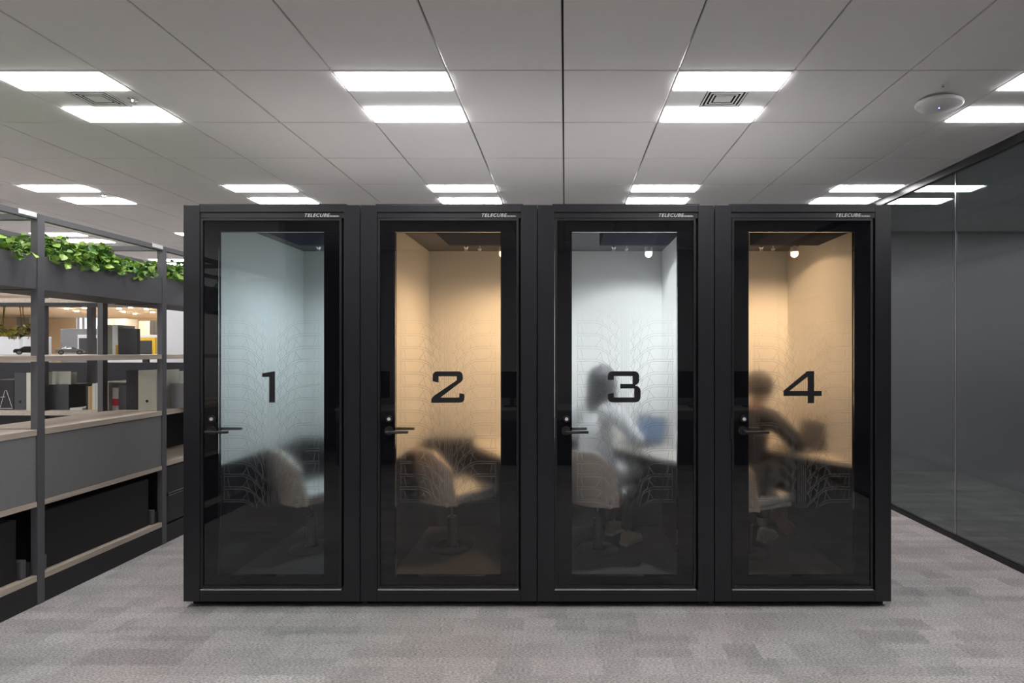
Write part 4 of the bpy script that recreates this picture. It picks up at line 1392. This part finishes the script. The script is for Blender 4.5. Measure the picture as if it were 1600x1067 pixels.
obj('paper_sheet', B((-.04, .055, .0, .004, .15, .292)), 'paper', t)

# upper level
t = thing('magazine', 'pale magazine with a grey bird print standing open on the upper shelf', 'magazine', (wx(156.5), YI + .06, ZU), 0)
obj('cover', B((-.004, .034, -.004, 0, 0, .237)), 'paper', t)
bm = bmesh.new()
tube(bm, [(.010, -.005, .02), (.014, -.005, .09), (.010, -.005, .15), (.018, -.005, .20)], [.002, .004, .006, .002], n=6)
obj('grey_print', bm, 'box_grey', t)
obj('back_cover', B((-.040, -.0042, -.003, 0, 0, .228)), 'cream', t)
obj('spine', B((-.0042, -.001, .0005, .14, 0, .237)), 'cream', t)
t, w, d = upright('slate_board', 'dark grey upright board on the upper shelf by the middle post', 'board', 181.5, 211, .205, .03, ZU, 'box_grey', y0=.06)
t, w, d = upright('pale_book', 'pale book with ochre lower corner beside the dark grey board', 'book', 172, 181, .235, .16, ZU, 'paper', y0=.06)
obj('ochre_corner', B((.004, w / 2 + .0005, -d / 2 - .0008, -d / 2 + .001, 0, .075)), 'ochre', t)
tp = leaf_clump('trailing_plant', 'trailing plant with yellow-edged dark leaves hanging under the top shelf', -4.62, -4.33, 3.99, 4.25, 1.60, 110, .13, mat='leaf_yellow', size=.035, seed=77)
for (vx, vy) in ((-.10, .02), (-.02, -.05), (.05, .04), (.11, -.03)):
    bm = bmesh.new(); tube(bm, [(vx * .8, vy, .274), (vx * .9, vy, .20), (vx, vy * 1.2, .12), (vx * 1.1, vy, .04)], [.003, .003, .0025, .002], n=6)
    obj('vine', bm, 'leaf_yellow', tp)

# ------------------------------------------------------------------ office beyond the shelving
def monitor(loc, rz, label, w=.55, h=.33, mat='screen_back', frame=None, group='monitors on the far desks'):
    t = thing('monitor', label, 'monitor', loc, rz, group)
    obj('foot', B((-.11, .11, -.08, .08, 0, .012), bev=.003), 'screen_back', t)
    obj('neck', B((-.03, .03, .01, .03, .012, .20)), 'screen_back', t)
    obj('panel', B((-w / 2, w / 2, -.015, .01, .12, .12 + h), bev=.004), frame or mat, t)
    obj('screen', B((-w / 2 + .012, w / 2 - .012, -.017, -.0152, .132, .108 + h)), 'screen_off', t)
    if frame:
        obj('back_plate', B((-w / 2 + .05, w / 2 - .05, -.022, -.018, .12, .07 + h)), 'screen_back', t)
    return t
def desk(loc, w, d, label, group=None, top='white_metal'):
    t = thing('office_desk', label, 'desk', loc, 0, group)
    obj('table_top', B((-w / 2, w / 2, -d / 2, d / 2, .72, .745), bev=.003), top, t)
    for sx in (-1, 1):
        for sy in (-1, 1):
            x, y = sx * (w / 2 - .05), sy * (d / 2 - .05)
            obj('leg', B((x - .02, x + .02, y - .02, y + .02, 0, .72)), 'black_metal', t)
    return t
def office_chair(loc, rz, label, group):
    t = thing('office_chair', label, 'chair', loc, rz, group)
    obj('seat', B((-.24, .24, -.23, .23, .43, .50), bev=.02), 'panel_dark', t)
    obj('backrest', B((-.23, .23, .20, .25, .56, 1.08), bev=.02), 'panel_dark', t)
    obj('back_support', B((-.03, .03, .25, .28, .44, .80)), 'black_metal', t)
    for s in (-1, 1):
        obj('armrest', B((s * .27 - .03, s * .27 + .03, -.12, .12, .66, .69), (s * .27 - .012, s * .27 + .012, -.02, .02, .46, .66)), 'black_metal', t)
    bm = bmesh.new(); cyl(bm, (0, 0, .10), (0, 0, .43), .03, n=12); obj('column', bm, 'black_metal', t)
    for k in range(5):
        a = 2 * PI * k / 5
        bm = bmesh.new(); tube(bm, [(0, 0, .10), (.28 * math.cos(a), .28 * math.sin(a), .07)], [.022, .014], n=8)
        lg = obj('leg', bm, 'black_metal', t)
        bm = bmesh.new(); cyl(bm, (.28 * math.cos(a), .28 * math.sin(a) - .012, .03), (.28 * math.cos(a), .28 * math.sin(a) + .012, .03), .03, n=12)
        obj('caster', bm, 'black_metal', lg)
    return t
def at(px, py, Y):
    return ((px - 883) * Y / FOC, Y, EYE - (py - 548) * Y / FOC)

def screen_panel(name, label, px0, px1, Y, h, m, group=None):
    x0, x1 = at(px0, 0, Y)[0], at(px1, 0, Y)[0]
    t = thing(name, label, 'partition', ((x0 + x1) / 2, Y, 0), 0, group)
    w = x1 - x0
    obj('panel', B((-w / 2, w / 2, -.03, .03, .04, h), bev=.006), m, t)
    for s in (-1, 1):
        obj('foot', B((s * w * .42 - .03, s * w * .42 + .03, -.18, .18, 0, .04)), 'black_metal', t)
    return t
# dark low screens and desks right behind the shelving
screen_panel('desk_screen', 'long black desk screen behind the shelving', -260, 300, 6.1, 1.36, 'panel_dark')
desk((-7.4, 6.75, 0), 2.6, .9, 'white desk behind the black desk screen')
office_chair((-4.75, 5.5, 0), 2.6, 'black office chair beside the far trough and booth 1', 'black office chairs behind the shelving')
office_chair((-6.1, 5.2, 0), 2.9, 'black office chair facing the black desk screen', 'black office chairs behind the shelving')
# taller screens and cupboards further off
screen_panel('tall_screen', 'mid grey tall partition behind the silver model car', 97, 166, 8.6, 1.87, 'panel_grey')
screen_panel('tall_screen', 'pale grey tall partition behind the yellow-framed monitor', 166, 256, 9.6, 1.80, 'white_metal')
screen_panel('white_board', 'white board on feet behind the black model car', -4, 33, 8.0, 1.72, 'wall_white')
screen_panel('white_board', 'white board on feet joined to the near post', 34, 78, 8.4, 1.73, 'wall_white')
screen_panel('frosted_screen', 'pale bluish tall panel standing beside booth 1', 250, 300, 7.2, 2.12, 'wall_white')
def cupboard(label, px0, px1, Y, h, m):
    x0, x1 = at(px0, 0, Y)[0], at(px1, 0, Y)[0]
    w = x1 - x0
    t = thing('cupboard', label, 'cupboard', ((x0 + x1) / 2, Y, 0))
    obj('body', B((-w / 2, w / 2, -.2, .2, 0, h), bev=.004), m, t)
    for s in (-1, 1):
        d_ = obj('door', B((min(0, s * w / 2) + .004, max(0, s * w / 2) - .004, -.215, -.201, .06, h - .02)), m, t)
        obj('handle', B((s * .04 - .006, s * .04 + .006, -.235, -.2155, h * .5, h * .5 + .12)), 'chrome', d_)
    return t
cupboard('tall grey cupboard against the warm far wall', 36, 56, 17.6, 2.65, 'panel_grey')
cupboard('white tall cupboard with two doors at the far end', 168, 206, 15.2, 2.45, 'panel_grey')
cupboard('tan tall cupboard at the far end of the office', 226, 243, 15.6, 2.40, 'tan')
cupboard('dark brown tall cupboard at the far end of the office', 243, 256, 15.6, 2.42, 'trouser_dark')
m1 = at(140, 0, 7.2)
def screen_on_stand(label, px0, px1, py0, py1, Y, frame):
    """monitor on a tall stand, seen from behind"""
    a, b = at(px0, py0, Y), at(px1, py1, Y)
    w, h = b[0] - a[0], a[2] - b[2]
    t = thing('monitor', label, 'monitor', ((a[0] + b[0]) / 2, Y, 0))
    zb = b[2]
    obj('foot', B((-.25, .25, -.2, .2, 0, .03), bev=.004), 'black_metal', t)
    obj('stand', B((-.04, .04, .03, .07, .03, zb + h * .5)), 'black_metal', t)
    obj('surround', B((-w / 2, w / 2, -.01, .03, zb, zb + h), bev=.004), frame, t)
    obj('screen', B((-w / 2 + .03, w / 2 - .045, -.02, -.0105, zb, zb + h - .05)), 'screen_back', t)
    return t
screen_on_stand('dark screen with a white surround on a stand behind the shelving', 122, 160, 523, 556, 7.6, 'white_metal')
screen_on_stand('dark screen with a yellow surround on a stand behind the shelving', 205, 243, 527, 556, 7.8, 'yellow')

# daylit window in the far wall
a, b = at(120, 488, YMAX - .12), at(152, 520, YMAX - .12)
w1 = struct('window_1', B((a[0], b[0], YMAX - .125, YMAX - .115, b[2] - .4, a[2])), 'daylight')
for k in range(4):
    xx = a[0] + (b[0] - a[0]) * (k + .5) / 4
    obj('curtain_fold', B((xx - .05, xx + .03, YMAX - .16, YMAX - .13, b[2] - .4, a[2])), 'wall_white', w1)
# downlights in the far soffit
for k, (px, Y) in enumerate(((104, 14.6), (120, 15.6), (132, 14.4), (143, 16.4), (186, 14.6), (193, 15.8), (204, 14.3), (211, 16.6), (229, 14.9), (238, 16.0))):
    x = at(px, 0, Y)[0]
    bm = bmesh.new(); lathe(bm, [(.058, 0), (.058, -.006), (.048, -.008)], n=20)
    t = thing('downlight', 'small round downlight glowing in the warm far soffit', 'downlight', (x, Y, 2.72), 0, 'downlights in the far soffit')
    obj('trim_ring', bm, 'white_metal', t)
    bm = bmesh.new(); cyl(bm, (0, 0, -.012), (0, 0, -.0085), .044, n=20); obj('glow_disc', bm, 'downlight', t)

# ------------------------------------------------------------------ desks behind the camera, mirrored in the doors
bd = desk((0.0, -.95, 0), 6.0, .55, 'long white desk facing the phone booths')
obj('apron', B((-2.98, 2.98, .262, .272, .60, .72)), 'panel_grey', bd)
obj('modesty_panel', B((-2.98, 2.98, .255, .262, .02, .60)), 'panel_dark', bd)
for px in (578, 800, 1090, 1176):
    x = (px - 883) * 6.85 / FOC
    t = monitor((x, -.93, .745), PI, 'black monitor on the long white desk facing the booths', .52, .36, 'screen_off', group='monitors on the long white desk')
